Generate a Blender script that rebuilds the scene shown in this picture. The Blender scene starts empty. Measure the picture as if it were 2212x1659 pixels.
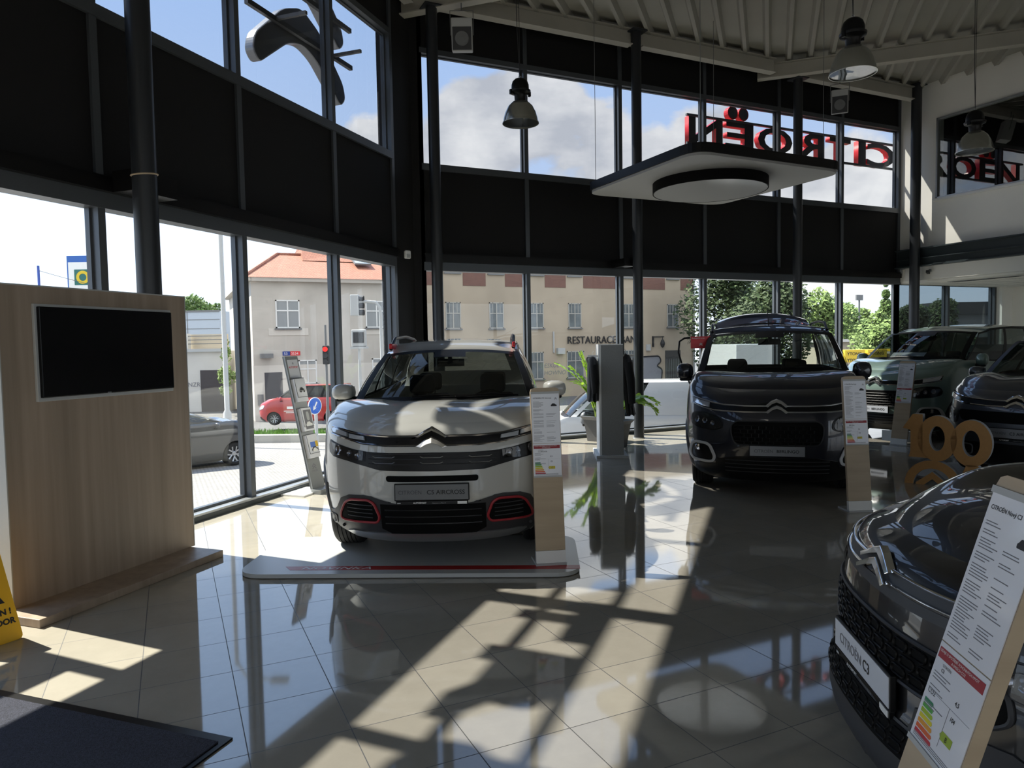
import bpy, bmesh, math, random
from mathutils import Vector, Matrix, noise
random.seed(7)
SC=bpy.context.scene; COL=SC.collection
PI=math.pi
# ---------------------------------------------------------------- helpers
def link(o,parent=None):
    COL.objects.link(o)
    if parent is not None: o.parent=parent
    return o
def tag(o,label=None,cat=None,group=None,kind=None):
    if label: o['label']=label
    if cat: o['category']=cat
    if group: o['group']=group
    if kind: o['kind']=kind
    return o
def thing(name,label,cat,loc=(0,0,0),rz=0,group=None,rx=0):
    o=bpy.data.objects.new(name,None); o.empty_display_size=.2; link(o)
    o.location=loc; o.rotation_euler=(rx,0,rz)
    return tag(o,label,cat,group)
def rot(rz=0,rx=0,ry=0): return Matrix.Rotation(rz,4,'Z')@Matrix.Rotation(ry,4,'Y')@Matrix.Rotation(rx,4,'X')
def tr(x,y,z): return Matrix.Translation((x,y,z))
class MB:
    def __init__(s,M=None): s.v=[];s.f=[];s.m=[];s.M=M or Matrix.Identity(4);s.mi=0
    def add(s,vs,fs):
        b=len(s.v); M=s.M
        s.v+= [M@Vector(p) for p in vs]
        s.f+= [tuple(b+i for i in f) for f in fs]; s.m+=[s.mi]*len(fs); return s
    def box(s,x0,x1,y0,y1,z0,z1,bev=0):
        if x0>x1:x0,x1=x1,x0
        if y0>y1:y0,y1=y1,y0
        if z0>z1:z0,z1=z1,z0
        if bev>0:
            b=min(bev,(x1-x0)/2.01,(y1-y0)/2.01,(z1-z0)/2.01)
            bm=bmesh.new(); bmesh.ops.create_cube(bm,size=1)
            for v in bm.verts:
                v.co=Vector(((x0+x1)/2+v.co.x*(x1-x0),(y0+y1)/2+v.co.y*(y1-y0),(z0+z1)/2+v.co.z*(z1-z0)))
            bmesh.ops.bevel(bm,geom=bm.edges[:],offset=b,segments=2,affect='EDGES',profile=.5)
            bm.verts.index_update(); s.add([v.co[:] for v in bm.verts],[[v.index for v in f.verts] for f in bm.faces]); bm.free(); return s
        return s.add([(x0,y0,z0),(x1,y0,z0),(x1,y1,z0),(x0,y1,z0),(x0,y0,z1),(x1,y0,z1),(x1,y1,z1),(x0,y1,z1)],
          [(0,3,2,1),(4,5,6,7),(0,1,5,4),(1,2,6,5),(2,3,7,6),(3,0,4,7)])
    def prism(s,pts,z0,z1):
        n=len(pts); return s.add([(x,y,z0) for x,y in pts]+[(x,y,z1) for x,y in pts],
          [tuple(range(n))[::-1],tuple(range(n,2*n))]+[(i,(i+1)%n,n+(i+1)%n,n+i) for i in range(n)])
    def lathe(s,prof,n=32,cx=0,cy=0):
        vs=[];fs=[]
        for r,z in prof:
            for i in range(n):
                a=2*PI*i/n; vs.append((cx+r*math.cos(a),cy+r*math.sin(a),z))
        for k in range(len(prof)-1):
            for i in range(n):
                j=(i+1)%n; fs.append((k*n+i,k*n+j,(k+1)*n+j,(k+1)*n+i))
        return s.add(vs,fs)
    def cyl(s,x,y,z0,z1,r,n=24): return s.lathe([(0,z0),(r,z0),(r,z1),(0,z1)],n,x,y)
    def tube(s,pts,r,n=8,cap=True,rs=None):
        pts=[Vector(p) for p in pts]; vs=[];fs=[]; N=len(pts); up=Vector((0,0,1)); prev=None
        for i,p in enumerate(pts):
            t=(pts[min(i+1,N-1)]-pts[max(i-1,0)]).normalized()
            if prev is None:
                a=t.cross(up)
                if a.length<.05: a=t.cross(Vector((1,0,0)))
                a.normalize()
            else:
                a=prev-t*prev.dot(t)
                if a.length<1e-6: a=t.orthogonal()
                a.normalize()
            prev=a; b=t.cross(a); rr=rs[i] if rs else r
            for k in range(n):
                an=2*PI*k/n; vs.append(p+a*math.cos(an)*rr+b*math.sin(an)*rr)
        for i in range(N-1):
            for k in range(n):
                j=(k+1)%n; fs.append((i*n+k,i*n+j,(i+1)*n+j,(i+1)*n+k))
        if cap: fs+=[tuple(range(n))[::-1],tuple(range((N-1)*n,N*n))]
        return s.add(vs,fs)
    def grid(s,fn,nu,nv,flip=False,closeu=False):
        vs=[fn(i/nu,j/nv) for j in range(nv+1) for i in range(nu+1)]; fs=[]
        for j in range(nv):
            for i in range(nu):
                a=j*(nu+1)+i; q=(a,a+1,a+nu+2,a+nu+1); fs.append(q[::-1] if flip else q)
        return s.add(vs,fs)
    def build(s,name,mats,parent=None,smooth=False,angle=40,bev=0,weld=False):
        me=bpy.data.meshes.new(name); me.from_pydata([tuple(v) for v in s.v],[],s.f)
        if not isinstance(mats,(list,tuple)): mats=[mats]
        for m in mats: me.materials.append(m)
        me.polygons.foreach_set('material_index',s.m)
        bm=bmesh.new(); bm.from_mesh(me)
        if weld: bmesh.ops.remove_doubles(bm,verts=bm.verts,dist=.0004)
        bmesh.ops.recalc_face_normals(bm,faces=bm.faces)
        if smooth:
            ca=math.radians(angle)
            for f in bm.faces: f.smooth=True
            for e in bm.edges:
                if len(e.link_faces)==2 and e.calc_face_angle(0)>ca: e.smooth=False
        bm.to_mesh(me); bm.free(); me.update()
        o=bpy.data.objects.new(name,me); link(o,parent)
        if bev:
            b=o.modifiers.new('b','BEVEL'); b.width=bev; b.segments=2; b.limit_method='ANGLE'
        return o
def rrect(x0,x1,y0,y1,r,n=6):
    p=[]
    for cx,cy,a in ((x1-r,y1-r,0),(x0+r,y1-r,90),(x0+r,y0+r,180),(x1-r,y0+r,270)):
        for i in range(n+1):
            t=math.radians(a+90*i/n); p.append((cx+r*math.cos(t),cy+r*math.sin(t)))
    return p
def rounded(poly,r,n=4):
    out=[];N=len(poly)
    for i in range(N):
        p=Vector(poly[i]);a=Vector(poly[i-1]);b=Vector(poly[(i+1)%N])
        da=(a-p);db=(b-p);rr=min(r,da.length*.45,db.length*.45)
        p0=p+da.normalized()*rr;p1=p+db.normalized()*rr
        for k in range(n+1):
            t=k/n; q=p0*(1-t)**2+p*2*t*(1-t)+p1*t*t; out.append((q.x,q.y))
    return out
def text_mesh(name,body,size,mat,parent=None,M=None,ext=.0,align='LEFT',sx=1,shear=0,space=1,bold=0):
    cu=bpy.data.curves.new(name,'FONT'); cu.body=body; cu.size=size; cu.extrude=ext; cu.align_x=align; cu.shear=shear; cu.space_character=space
    cu.resolution_u=3
    if bold: cu.offset=bold
    o=bpy.data.objects.new(name,cu); COL.objects.link(o)
    dg=bpy.context.evaluated_depsgraph_get(); dg.update()
    me=bpy.data.meshes.new_from_object(o.evaluated_get(dg)); bpy.data.objects.remove(o); bpy.data.curves.remove(cu)
    me.transform(Matrix.Diagonal((sx,1,1,1)))
    if M is not None: me.transform(M)
    me.materials.clear(); me.materials.append(mat)
    me.name=name
    o=bpy.data.objects.new(name,me); link(o,parent); return o
UPX=Matrix.Rotation(PI/2,4,'X')   # text lying in xy -> standing in xz facing -y
# ---------------------------------------------------------------- materials
def srgb(c):
    return tuple(((x/255)/12.92 if x/255<=.04045 else ((x/255+.055)/1.055)**2.4) for x in c)
def M_(name,col,rough=.5,metal=0,coat=0,spec=.5,emit=None,es=0,bump=0,bs=50,var=0,vs=3,alpha=1,trans=0,ior=1.45,sheen=0,cr=.03):
    m=bpy.data.materials.new(name); m.use_nodes=True; nt=m.node_tree; b=nt.nodes['Principled BSDF']
    b.inputs['Base Color'].default_value=(*col,1); b.inputs['Roughness'].default_value=rough; b.inputs['Metallic'].default_value=metal
    b.inputs['Specular IOR Level'].default_value=spec; b.inputs['Coat Weight'].default_value=coat; b.inputs['Coat Roughness'].default_value=cr
    b.inputs['Alpha'].default_value=alpha; b.inputs['Transmission Weight'].default_value=trans; b.inputs['IOR'].default_value=ior
    if sheen: b.inputs['Sheen Weight'].default_value=sheen
    if emit: b.inputs['Emission Color'].default_value=(*emit,1); b.inputs['Emission Strength'].default_value=es
    if var or bump:
        g=nt.nodes.new('ShaderNodeNewGeometry')
    if var:
        n=nt.nodes.new('ShaderNodeTexNoise'); n.inputs['Scale'].default_value=vs; n.inputs['Detail'].default_value=6
        nt.links.new(g.outputs['Position'],n.inputs['Vector'])
        r=nt.nodes.new('ShaderNodeMapRange'); r.inputs[1].default_value=.3; r.inputs[2].default_value=.7; r.inputs[3].default_value=1-var; r.inputs[4].default_value=1+var
        nt.links.new(n.outputs['Fac'],r.inputs[0])
        x=nt.nodes.new('ShaderNodeVectorMath'); x.operation='SCALE'; x.inputs[0].default_value=col; nt.links.new(r.outputs[0],x.inputs['Scale'])
        nt.links.new(x.outputs[0],b.inputs['Base Color'])
    if bump:
        n=nt.nodes.new('ShaderNodeTexNoise'); n.inputs['Scale'].default_value=bs; n.inputs['Detail'].default_value=3
        nt.links.new(g.outputs['Position'],n.inputs['Vector'])
        bp=nt.nodes.new('ShaderNodeBump'); bp.inputs['Strength'].default_value=bump; bp.inputs['Distance'].default_value=.01
        nt.links.new(n.outputs['Fac'],bp.inputs['Height']); nt.links.new(bp.outputs[0],b.inputs['Normal'])
    return m
def GL(name,tint,refl=1.0,rough=0.0,f0=1.5):
    m=bpy.data.materials.new(name); m.use_nodes=True; nt=m.node_tree; nt.nodes.clear()
    o=nt.nodes.new('ShaderNodeOutputMaterial'); t=nt.nodes.new('ShaderNodeBsdfTransparent'); g=nt.nodes.new('ShaderNodeBsdfGlossy')
    t.inputs[0].default_value=(*tint,1); g.inputs['Roughness'].default_value=rough; g.inputs[0].default_value=(refl,refl,refl,1)
    R0=((f0-1)/(f0+1))**2
    ge=nt.nodes.new('ShaderNodeNewGeometry'); d=nt.nodes.new('ShaderNodeVectorMath'); d.operation='DOT_PRODUCT'
    nt.links.new(ge.outputs['Normal'],d.inputs[0]); nt.links.new(ge.outputs['Incoming'],d.inputs[1])
    c=math_(nt,'SUBTRACT',1,math_(nt,'ABSOLUTE',d.outputs['Value'])); c=math_(nt,'POWER',c,5); c=math_(nt,'ADD',math_(nt,'MULTIPLY',c,1-R0),R0)
    mx=nt.nodes.new('ShaderNodeMixShader')
    nt.links.new(c,mx.inputs[0]); nt.links.new(t.outputs[0],mx.inputs[1]); nt.links.new(g.outputs[0],mx.inputs[2]); nt.links.new(mx.outputs[0],o.inputs[0])
    return m
def nodes_of(m): return m.node_tree, m.node_tree.nodes['Principled BSDF']
def math_(nt,op,a,b=None,c=None):
    n=nt.nodes.new('ShaderNodeMath'); n.operation=op
    for i,x in enumerate((a,b,c)):
        if x is None: continue
        if isinstance(x,(int,float)): n.inputs[i].default_value=x
        else: nt.links.new(x,n.inputs[i])
    return n.outputs[0]
def mixc(nt,f,a,b):
    n=nt.nodes.new('ShaderNodeMix'); n.data_type='RGBA'
    if isinstance(f,(int,float)): n.inputs[0].default_value=f
    else: nt.links.new(f,n.inputs[0])
    for i,x in ((6,a),(7,b)):
        if isinstance(x,tuple): n.inputs[i].default_value=(*x,1)
        else: nt.links.new(x,n.inputs[i])
    return n.outputs[2]
def ramp(nt,f,a,b,c,d):
    n=nt.nodes.new('ShaderNodeMapRange'); n.clamp=True
    for i,x in zip((1,2,3,4),(a,b,c,d)): n.inputs[i].default_value=x
    nt.links.new(f,n.inputs[0]); return n.outputs[0]
K={}
K['alu']=M_('grey_aluminium',(.085,.095,.108),.35,.3)
K['alu_l']=M_('light_aluminium',(.42,.44,.46),.3,.6)
K['panel']=M_('dark_screen_panel',(.017,.017,.018),.75,bump=.1,bs=900,spec=.2)
K['column']=M_('painted_column',(.022,.025,.030),.35)
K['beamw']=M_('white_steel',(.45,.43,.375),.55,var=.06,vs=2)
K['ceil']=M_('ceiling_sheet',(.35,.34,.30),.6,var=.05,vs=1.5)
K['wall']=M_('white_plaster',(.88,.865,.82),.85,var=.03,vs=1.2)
K['steel']=M_('dark_steel',(.03,.04,.045),.4)
K['soffit']=M_('soffit_white',(.7,.69,.66),.8)
K['black']=M_('black_plastic',(.006,.006,.0065),.35,spec=.3)
K['blackm']=M_('black_matte',(.004,.004,.004),.8,spec=.15)
K['dgrey']=M_('dark_grey_plastic',(.035,.036,.04),.5)
K['grey']=M_('grey_plastic',(.16,.165,.17),.45)
K['lgrey']=M_('light_grey',(.45,.46,.46),.5)
K['white']=M_('white_paint',(.8,.8,.78),.4)
K['paper']=M_('white_paper',(.74,.75,.80),.35,coat=.55,cr=.08)
K['chrome']=M_('chrome',(.85,.86,.88),.08,1)
K['dchrome']=M_('dark_chrome',(.30,.30,.32),.12,1)
K['silver']=M_('silver_metal',(.5,.51,.52),.3,.85)
K['red']=M_('red_band',(.33,.02,.03),.45)
K['redl']=M_('red_sign',(.65,.02,.03),.35)
K['ink']=M_('black_ink',(.02,.02,.022),.6)
K['inkg']=M_('grey_ink',(.20,.20,.22),.6)
K['inkd']=M_('dark_grey_ink',(.075,.075,.085),.6)
K['rubber']=M_('tyre_rubber',(.014,.014,.015),.75,bump=.3,bs=200)
K['cglass']=GL('car_glass',(.40,.44,.43),1,0,1.5)
K['cglassd']=GL('tinted_car_glass',(.22,.25,.25),1,0,1.5)
K['lens']=GL('lamp_lens',(.8,.82,.85),1,0,1.45)
K['wglass']=GL('clear_window_glass',(.95,.965,.96),1,0,1.38)
K['uglass']=GL('tinted_window_glass',(.64,.65,.66),1,0,1.38)
K['dglass']=GL('dark_tinted_window_glass',(.42,.46,.47),1,0,1.5)
K['cloth']=M_('black_cloth',(.006,.006,.007),.95,sheen=.3,bump=.4,bs=120)
K['seat']=M_('seat_fabric',(.03,.03,.032),.9)
K['dash']=M_('dashboard_plastic',(.014,.014,.015),.65)
K['rim']=M_('alloy_rim',(.35,.36,.38),.25,.9)
# wood
def wood(name,ca,cb,zs=.25,sc=7):
    m=M_(name,ca,.45); nt,b=nodes_of(m)
    tc=nt.nodes.new('ShaderNodeTexCoord'); mp=nt.nodes.new('ShaderNodeMapping'); mp.inputs['Scale'].default_value=(sc,sc,zs)
    nt.links.new(tc.outputs['Object'],mp.inputs[0])
    n=nt.nodes.new('ShaderNodeTexNoise'); n.inputs['Scale'].default_value=1.5; n.inputs['Detail'].default_value=8; n.inputs['Roughness'].default_value=.6; nt.links.new(mp.outputs[0],n.inputs['Vector'])
    f=ramp(nt,n.outputs['Fac'],.3,.7,0,1); nt.links.new(mixc(nt,f,ca,cb),b.inputs['Base Color']); return m
K['wood']=wood('ash_laminate',(.40,.315,.245),(.27,.21,.16))
K['woodl']=wood('pale_birch_laminate',(.50,.395,.27),(.40,.31,.21),6,.6)
def pal(name,c,coat=1,rough=.35,metal=.0,flake=False): return M_(name,c,rough,metal,coat=coat,cr=.015)
K['p_white']=pal('pearl_white_paint',(.50,.50,.475),rough=.35)
K['p_navy']=pal('dark_blue_grey_paint',(.010,.012,.022),metal=.15,rough=.35)
K['p_black']=pal('black_grey_paint',(.0045,.005,.007),metal=0,rough=.35)
K['p_green']=pal('pale_green_paint',(.21,.30,.265),metal=.2,rough=.35)
K['p_grey']=pal('steel_grey_paint',(.075,.083,.10),metal=.4,rough=.3)
K['p_red']=pal('red_paint',(.42,.015,.02))
K['p_vwhite']=pal('van_white_paint',(.78,.79,.8))
K['p_dark']=pal('anthracite_paint',(.02,.02,.023),metal=.2)
def sst(a,b,x):
    t=min(1,max(0,(x-a)/(b-a))); return t*t*(3-2*t)
def interp(K,z):
    if z<=K[0][0]: return K[0][1:]
    if z>=K[-1][0]: return K[-1][1:]
    n=len(K)
    for i in range(n-1):
        if z<=K[i+1][0]:
            z0,z1=K[i][0],K[i+1][0]; h=z1-z0; t=(z-z0)/h; out=[]
            for k in range(1,len(K[0])):
                def sl(j):
                    if j<=0: return (K[1][k]-K[0][k])/(K[1][0]-K[0][0])
                    if j>=n-1: return (K[-1][k]-K[-2][k])/(K[-1][0]-K[-2][0])
                    a=(K[j][k]-K[j-1][k])/(K[j][0]-K[j-1][0]); b=(K[j+1][k]-K[j][k])/(K[j+1][0]-K[j][0])
                    return 0 if a*b<=0 else 2*a*b/(a+b)
                a,b=K[i][k],K[i+1][k]; ma,mb=sl(i)*h,sl(i+1)*h
                t2,t3=t*t,t*t*t
                out.append((2*t3-3*t2+1)*a+(t3-2*t2+t)*ma+(-2*t3+3*t2)*b+(t3-t2)*mb)
            return tuple(out)
class Car:
    A=2.5;B=2.0
    def __init__(s,**k): s.__dict__.update(k)
    # lev: (z,yf,D,w)   rise,(y0,y1)
    def rise(s,y,z):
        return s.rz*sst(s.ry[0],s.ry[1],y)*sst(s.zr,s.lev[-1][0],z)
    def front(s,x,zn):
        yf,D,w=interp(s.lev,zn)[:3]; u=min(1,abs(x)/w)
        return yf+D*(1-(1-u**s.A)**(1/s.B))
    def F(s,x,z):
        zn=z
        for i in range(6):
            y=s.front(x,zn); zn=z-s.rise(y,zn)
        return s.front(x,zn)
# ---------------------------------------------------------------- camera
cd=bpy.data.cameras.new('camera'); cam=bpy.data.objects.new('camera',cd); COL.objects.link(cam); SC.camera=cam
_r=Vector((.90388772,-.42740297,-.01771098)); _u=Vector((.03885126,.0407913,.99841206)); _F=Vector((.42600183,.9031405,-.0534759))
m3=Matrix((_r,_u,-_F)).transposed().to_4x4(); cam.matrix_world=tr(0,0,1.62)@m3
cd.sensor_width=36; cd.lens=1560.37*36/2212; cd.clip_start=.05; cd.clip_end=500
SC.view_settings.view_transform='Standard'; SC.view_settings.look='None'; SC.view_settings.gamma=1; SC.view_settings.exposure=.36; SC.view_settings.use_curve_mapping=False
cy=SC.cycles; cy.max_bounces=9; cy.diffuse_bounces=5; cy.glossy_bounces=5; cy.transparent_max_bounces=24; cy.transmission_bounces=6; cy.use_denoising=True
cy.caustics_reflective=False; cy.caustics_refractive=False; cy.sample_clamp_indirect=6
# ---------------------------------------------------------------- sky and sun
w=bpy.data.worlds.new('sky'); SC.world=w; w.use_nodes=True; nt=w.node_tree; bg=nt.nodes['Background']
tc=nt.nodes.new('ShaderNodeTexCoord'); sp=nt.nodes.new('ShaderNodeSeparateXYZ'); nt.links.new(tc.outputs['Generated'],sp.inputs[0])
z=sp.outputs['Z']; zc=ramp(nt,z,0,.5,0,1); zc=math_(nt,'POWER',zc,.6)
base=mixc(nt,zc,(1.36,1.46,1.56),(.66,1.0,1.66))
def cloudblob(az,el,r,soft):
    a=math.radians(az); e=math.radians(el); d=nt.nodes.new('ShaderNodeVectorMath'); d.operation='DOT_PRODUCT'
    d.inputs[1].default_value=(math.sin(a)*math.cos(e),math.cos(a)*math.cos(e),math.sin(e)); nt.links.new(tc.outputs['Generated'],d.inputs[0])
    return ramp(nt,d.outputs['Value'],math.cos(math.radians(r+soft)),math.cos(math.radians(max(.1,r-soft))),0,1)
mp=nt.nodes.new('ShaderNodeMapping'); mp.inputs['Scale'].default_value=(1,1,1.7); nt.links.new(tc.outputs['Generated'],mp.inputs[0])
n1=nt.nodes.new('ShaderNodeTexNoise'); n1.inputs['Scale'].default_value=5.5; n1.inputs['Detail'].default_value=10; n1.inputs['Roughness'].default_value=.56; nt.links.new(mp.outputs[0],n1.inputs['Vector'])
n2=nt.nodes.new('ShaderNodeTexNoise'); n2.inputs['Scale'].default_value=9; n2.inputs['Detail'].default_value=8; n2.inputs['Roughness'].default_value=.55; nt.links.new(mp.outputs[0],n2.inputs['Vector'])
blobs=[(24,14,6.3,1.5),(30,13,6.3,1.5),(20,12,5,1.5),(35,11,5.3,1.5),(41,12.5,4.6,1.5),(45,10,4.6,1.5),(50,8,6.0,1.5),(56,9,5,1.5),(15.5,14,3.6,1.2),(28,16,5,1.5),(70,14,8,3),(100,25,20,8),(150,30,30,10),(200,45,45,10),(-60,20,12,5)]  # the large out-of-view clouds are added to whiten the ambient light
bl=None
for b in blobs:
    o=cloudblob(*b); bl=o if bl is None else math_(nt,'MAXIMUM',bl,o)
den=math_(nt,'ADD',n1.outputs['Fac'],math_(nt,'MULTIPLY',bl,.55)); den=math_(nt,'ADD',den,math_(nt,'MULTIPLY',math_(nt,'SUBTRACT',n2.outputs['Fac'],.5),.40))
cm=ramp(nt,den,.82,.92,0,1)
shade=ramp(nt,n2.outputs['Fac'],.35,.65,0,1)
cc=mixc(nt,shade,(.94,.98,1.08),(1.58,1.57,1.57))
col=mixc(nt,cm,base,cc)
nt.links.new(col,bg.inputs[0]); bg.inputs[1].default_value=1.0
AZ=math.radians(41); EL=math.radians(52.1)
sl=bpy.data.lights.new('sun','SUN'); sl.energy=11; sl.angle=math.radians(.53); sl.color=(1,.93,.80); so=bpy.data.objects.new('sun',sl); COL.objects.link(so)
sd=Vector((math.sin(AZ)*math.cos(EL),-math.cos(AZ)*math.cos(EL),-math.sin(EL))); so.rotation_euler=sd.to_track_quat('-Z','Y').to_euler(); so.location=(-20,25,30)
# ---------------------------------------------------------------- room shell
CX,CY=3.463,10.744; H2=math.sqrt(.5)
ML=Matrix(((-H2,H2,0,CX),(-H2,-H2,0,CY),(0,0,1,0),(0,0,0,1)))   # u along left wall, v into room
MBk=Matrix(((1,0,0,0),(0,-1,0,CY),(0,0,1,0),(0,0,0,1)))          # u = x, v into room
SE=14.0
# floor
fm=M_('polished_stone_tile',(.33,.31,.28),.07,spec=.8,ior=1.58); nt,b=nodes_of(fm)
g=nt.nodes.new('ShaderNodeNewGeometry'); sp=nt.nodes.new('ShaderNodeSeparateXYZ'); nt.links.new(g.outputs['Position'],sp.inputs[0])
T=.4148; fx=math_(nt,'DIVIDE',math_(nt,'SUBTRACT',sp.outputs['X'],.6357),T); fy=math_(nt,'DIVIDE',math_(nt,'SUBTRACT',sp.outputs['Y'],3.839),T)
def edge(f):
    p=math_(nt,'PINGPONG',f,.5); return p
e=math_(nt,'MINIMUM',edge(fx),edge(fy)); gr=ramp(nt,e,.0035,.0065,1,0)
wn=nt.nodes.new('ShaderNodeTexWhiteNoise'); cb=nt.nodes.new('ShaderNodeCombineXYZ'); nt.links.new(math_(nt,'FLOOR',fx),cb.inputs[0]); nt.links.new(math_(nt,'FLOOR',fy),cb.inputs[1]); nt.links.new(cb.outputs[0],wn.inputs['Vector'])
nz=nt.nodes.new('ShaderNodeTexNoise'); nz.inputs['Scale'].default_value=5; nz.inputs['Detail'].default_value=10; nz.inputs['Roughness'].default_value=.7; nt.links.new(g.outputs['Position'],nz.inputs['Vector'])
v=math_(nt,'ADD',ramp(nt,wn.outputs['Value'],0,1,.94,1.04),ramp(nt,nz.outputs['Fac'],.3,.7,-.06,.06))
sc=nt.nodes.new('ShaderNodeVectorMath'); sc.operation='SCALE'; sc.inputs[0].default_value=(.37,.345,.295); nt.links.new(v,sc.inputs['Scale'])
nt.links.new(mixc(nt,gr,sc.outputs[0],(.05,.05,.055)),b.inputs['Base Color'])
nt.links.new(ramp(nt,gr,0,1,.045,.6),b.inputs['Roughness'])
mb=MB(); mb.prism([(CX-SE*H2,CY-SE*H2),(CX,CY),(18.4,CY),(18.4,-6),(CX-SE*H2,-6)],-.12,0); mb.build('floor',fm).__setitem__('kind','structure')
# ceiling: corrugated deck, ribs parallel to left wall
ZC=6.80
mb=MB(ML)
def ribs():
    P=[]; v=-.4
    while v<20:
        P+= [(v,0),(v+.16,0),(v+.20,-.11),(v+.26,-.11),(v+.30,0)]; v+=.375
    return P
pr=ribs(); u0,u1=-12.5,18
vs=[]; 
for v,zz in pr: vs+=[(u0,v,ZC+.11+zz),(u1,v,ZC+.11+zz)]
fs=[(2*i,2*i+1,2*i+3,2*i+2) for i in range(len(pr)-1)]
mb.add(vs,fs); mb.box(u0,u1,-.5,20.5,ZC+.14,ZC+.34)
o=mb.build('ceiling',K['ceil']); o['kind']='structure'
bm=bmesh.new(); bm.from_mesh(o.data)
for co,no in (((0,CY+.35,0),(0,1,0)),((CX-.25,CY+.25,0),(-H2,H2,0)),((18.5,0,0),(1,0,0)),((0,-6.2,0),(0,-1,0)),((-6.6,0,0),(-1,0,0))):
    bmesh.ops.bisect_plane(bm,geom=bm.verts[:]+bm.edges[:]+bm.faces[:],plane_co=co,plane_no=no,clear_outer=True)
bm.to_mesh(o.data); bm.free()
tn=[0]
def trim(mb,mat=None,**k):
    tn[0]+=1; o=mb.build('trim_%d'%tn[0],mat or K['alu'],**k); o['kind']='structure'; return o
wn_=[0]
def window(M,u0,u1,z0,z1,mat):
    wn_[0]+=1; mb=MB(M)
    t=.035
    mb.box(u0,u1,-.125,-.075,z0,z0+t); mb.box(u0,u1,-.125,-.075,z1-t,z1); mb.box(u0,u0+t*.6,-.125,-.075,z0+t,z1-t); mb.box(u1-t*.6,u1,-.125,-.075,z0+t,z1-t)
    o=mb.build('window_%d'%wn_[0],K['alu']); o['kind']='structure'
    p=MB(M); p.box(u0+.02,u1-.02,-.104,-.098,z0+t,z1-t); p.build('pane',mat,o); return o
def facade(M,mull,u_end,name,low=True,up=True):
    w_=.07
    for i,u in enumerate(mull):
        mb=MB(M); mb.box(u-w_/2,u+w_/2,-.15,0,0,7.0 if up else 2.8); trim(mb)
    for i in range(len(mull)-1):
        a=mull[i]+w_/2; b=mull[i+1]-w_/2
        window(M,a,b,.06,2.84,K['wglass'] if low!='dark' else K['dglass'])
        if up: window(M,a,b,4.42,6.12,K['uglass'])
    a,b=mull[0],mull[-1]
    mb=MB(M)
    if up:
        for i in range(len(mull)-1):
            p=mull[i]+w_/2; q=mull[i+1]-w_/2
            mb.box(p,q,-.14,-.03,2.98,4.34); mb.box(p,q,-.14,-.03,6.18,7.0)
        o=mb.build('wall_'+name,K['panel']); o['kind']='structure'
    mb=MB(M); mb.box(a,b,-.145,.012,2.80,2.98); trim(mb,K['alu'])
    if up:
        mb=MB(M); mb.box(a,b,.012,.075,2.93,3.03); mb.box(a,b,.012,.05,3.03,3.06); trim(mb,K['black'])
        mb=MB(M); mb.box(a,b,-.145,.008,4.34,4.44); trim(mb); mb=MB(M); mb.box(a,b,-.145,.008,6.10,6.18); trim(mb)
    mb=MB(M); mb.box(a,b,-.15,.03,-.1,.07); trim(mb,K['alu_l'])
    mb=MB(M); mb.box(a,b,.03,.045,0,.045); trim(mb,K['steel'])
ml=[.62,2.115,3.845,5.55,7.24,8.93,10.62,12.3,13.9]
mbk=[3.60,5.405,7.245,9.11,10.96,12.715,14.455]
facade(ML,ml,SE,'left'); facade(MBk,mbk,0,'back'); facade(MBk,[14.455,16.165,17.895],0,'recess',low='dark',up=False)
mb=MB(ML); mb.box(7.28,10.6,-.12,-.02,1.92,2.31); trim(mb)
# corner pier
mb=MB(); mb.prism([(CX-.45,CY-.42),(CX-.02,CY-.0),(CX+.17,CY-.0),(CX+.17,CY+.3),(CX-.6,CY-.25)],-.1,7.0); trim(mb,K['panel'])
mb=MB(ML); mb.box(0,.6,-.16,-.02,0,7.0); trim(mb,K['panel'])
# right wall and recess
mb=MB()
Y1=CY+.02
WY0,WY1,WZ0,WZ1=4.9,9.93,4.50,6.14
mb.box(14.50,14.7,-6,WY0,2.84,7.2); mb.box(14.5,14.7,WY1,Y1,2.84,7.2); mb.box(14.5,14.7,WY0,WY1,2.84,WZ0); mb.box(14.5,14.7,WY0,WY1,WZ1,7.2)
o=mb.build('wall_right',K['wall']); o['kind']='structure'
mb=MB(); mb.box(18.33,18.6,-6,CY+.1,-.1,3.0); mb.box(17.93,18.34,CY-.13,CY+.1,-.1,2.82); o=mb.build('wall_recess_side',K['wall']); o['kind']='structure'
mb=MB(); mb.box(14.52,18.6,-6,CY+.1,2.80,3.1); 
o=mb.build('ceiling_recess',K['soffit']); o['kind']='structure'
mb=MB()
for i in range(9): mb.box(14.6,18.3,10.2-i*.6,10.208-i*.6,2.797,2.801)
for i in range(6): mb.box(15.1+i*.6,15.108+i*.6,4,10.7,2.797,2.801)
trim(mb,K['lgrey'])
mb=MB(); mb.box(14.40,14.52,-6,10.55,2.84,3.14); trim(mb,K['soffit'])
# dark steel I beam along the right wall
mb=MB(); mb.box(14.36,14.50,-6,10.7,3.13,3.50); mb.box(14.26,14.5,-6,10.7,3.12,3.145); mb.box(14.26,14.5,-6,10.7,3.485,3.51); mb.box(14.30,14.37,-6,10.7,3.29,3.305); trim(mb,K['steel'])
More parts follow.
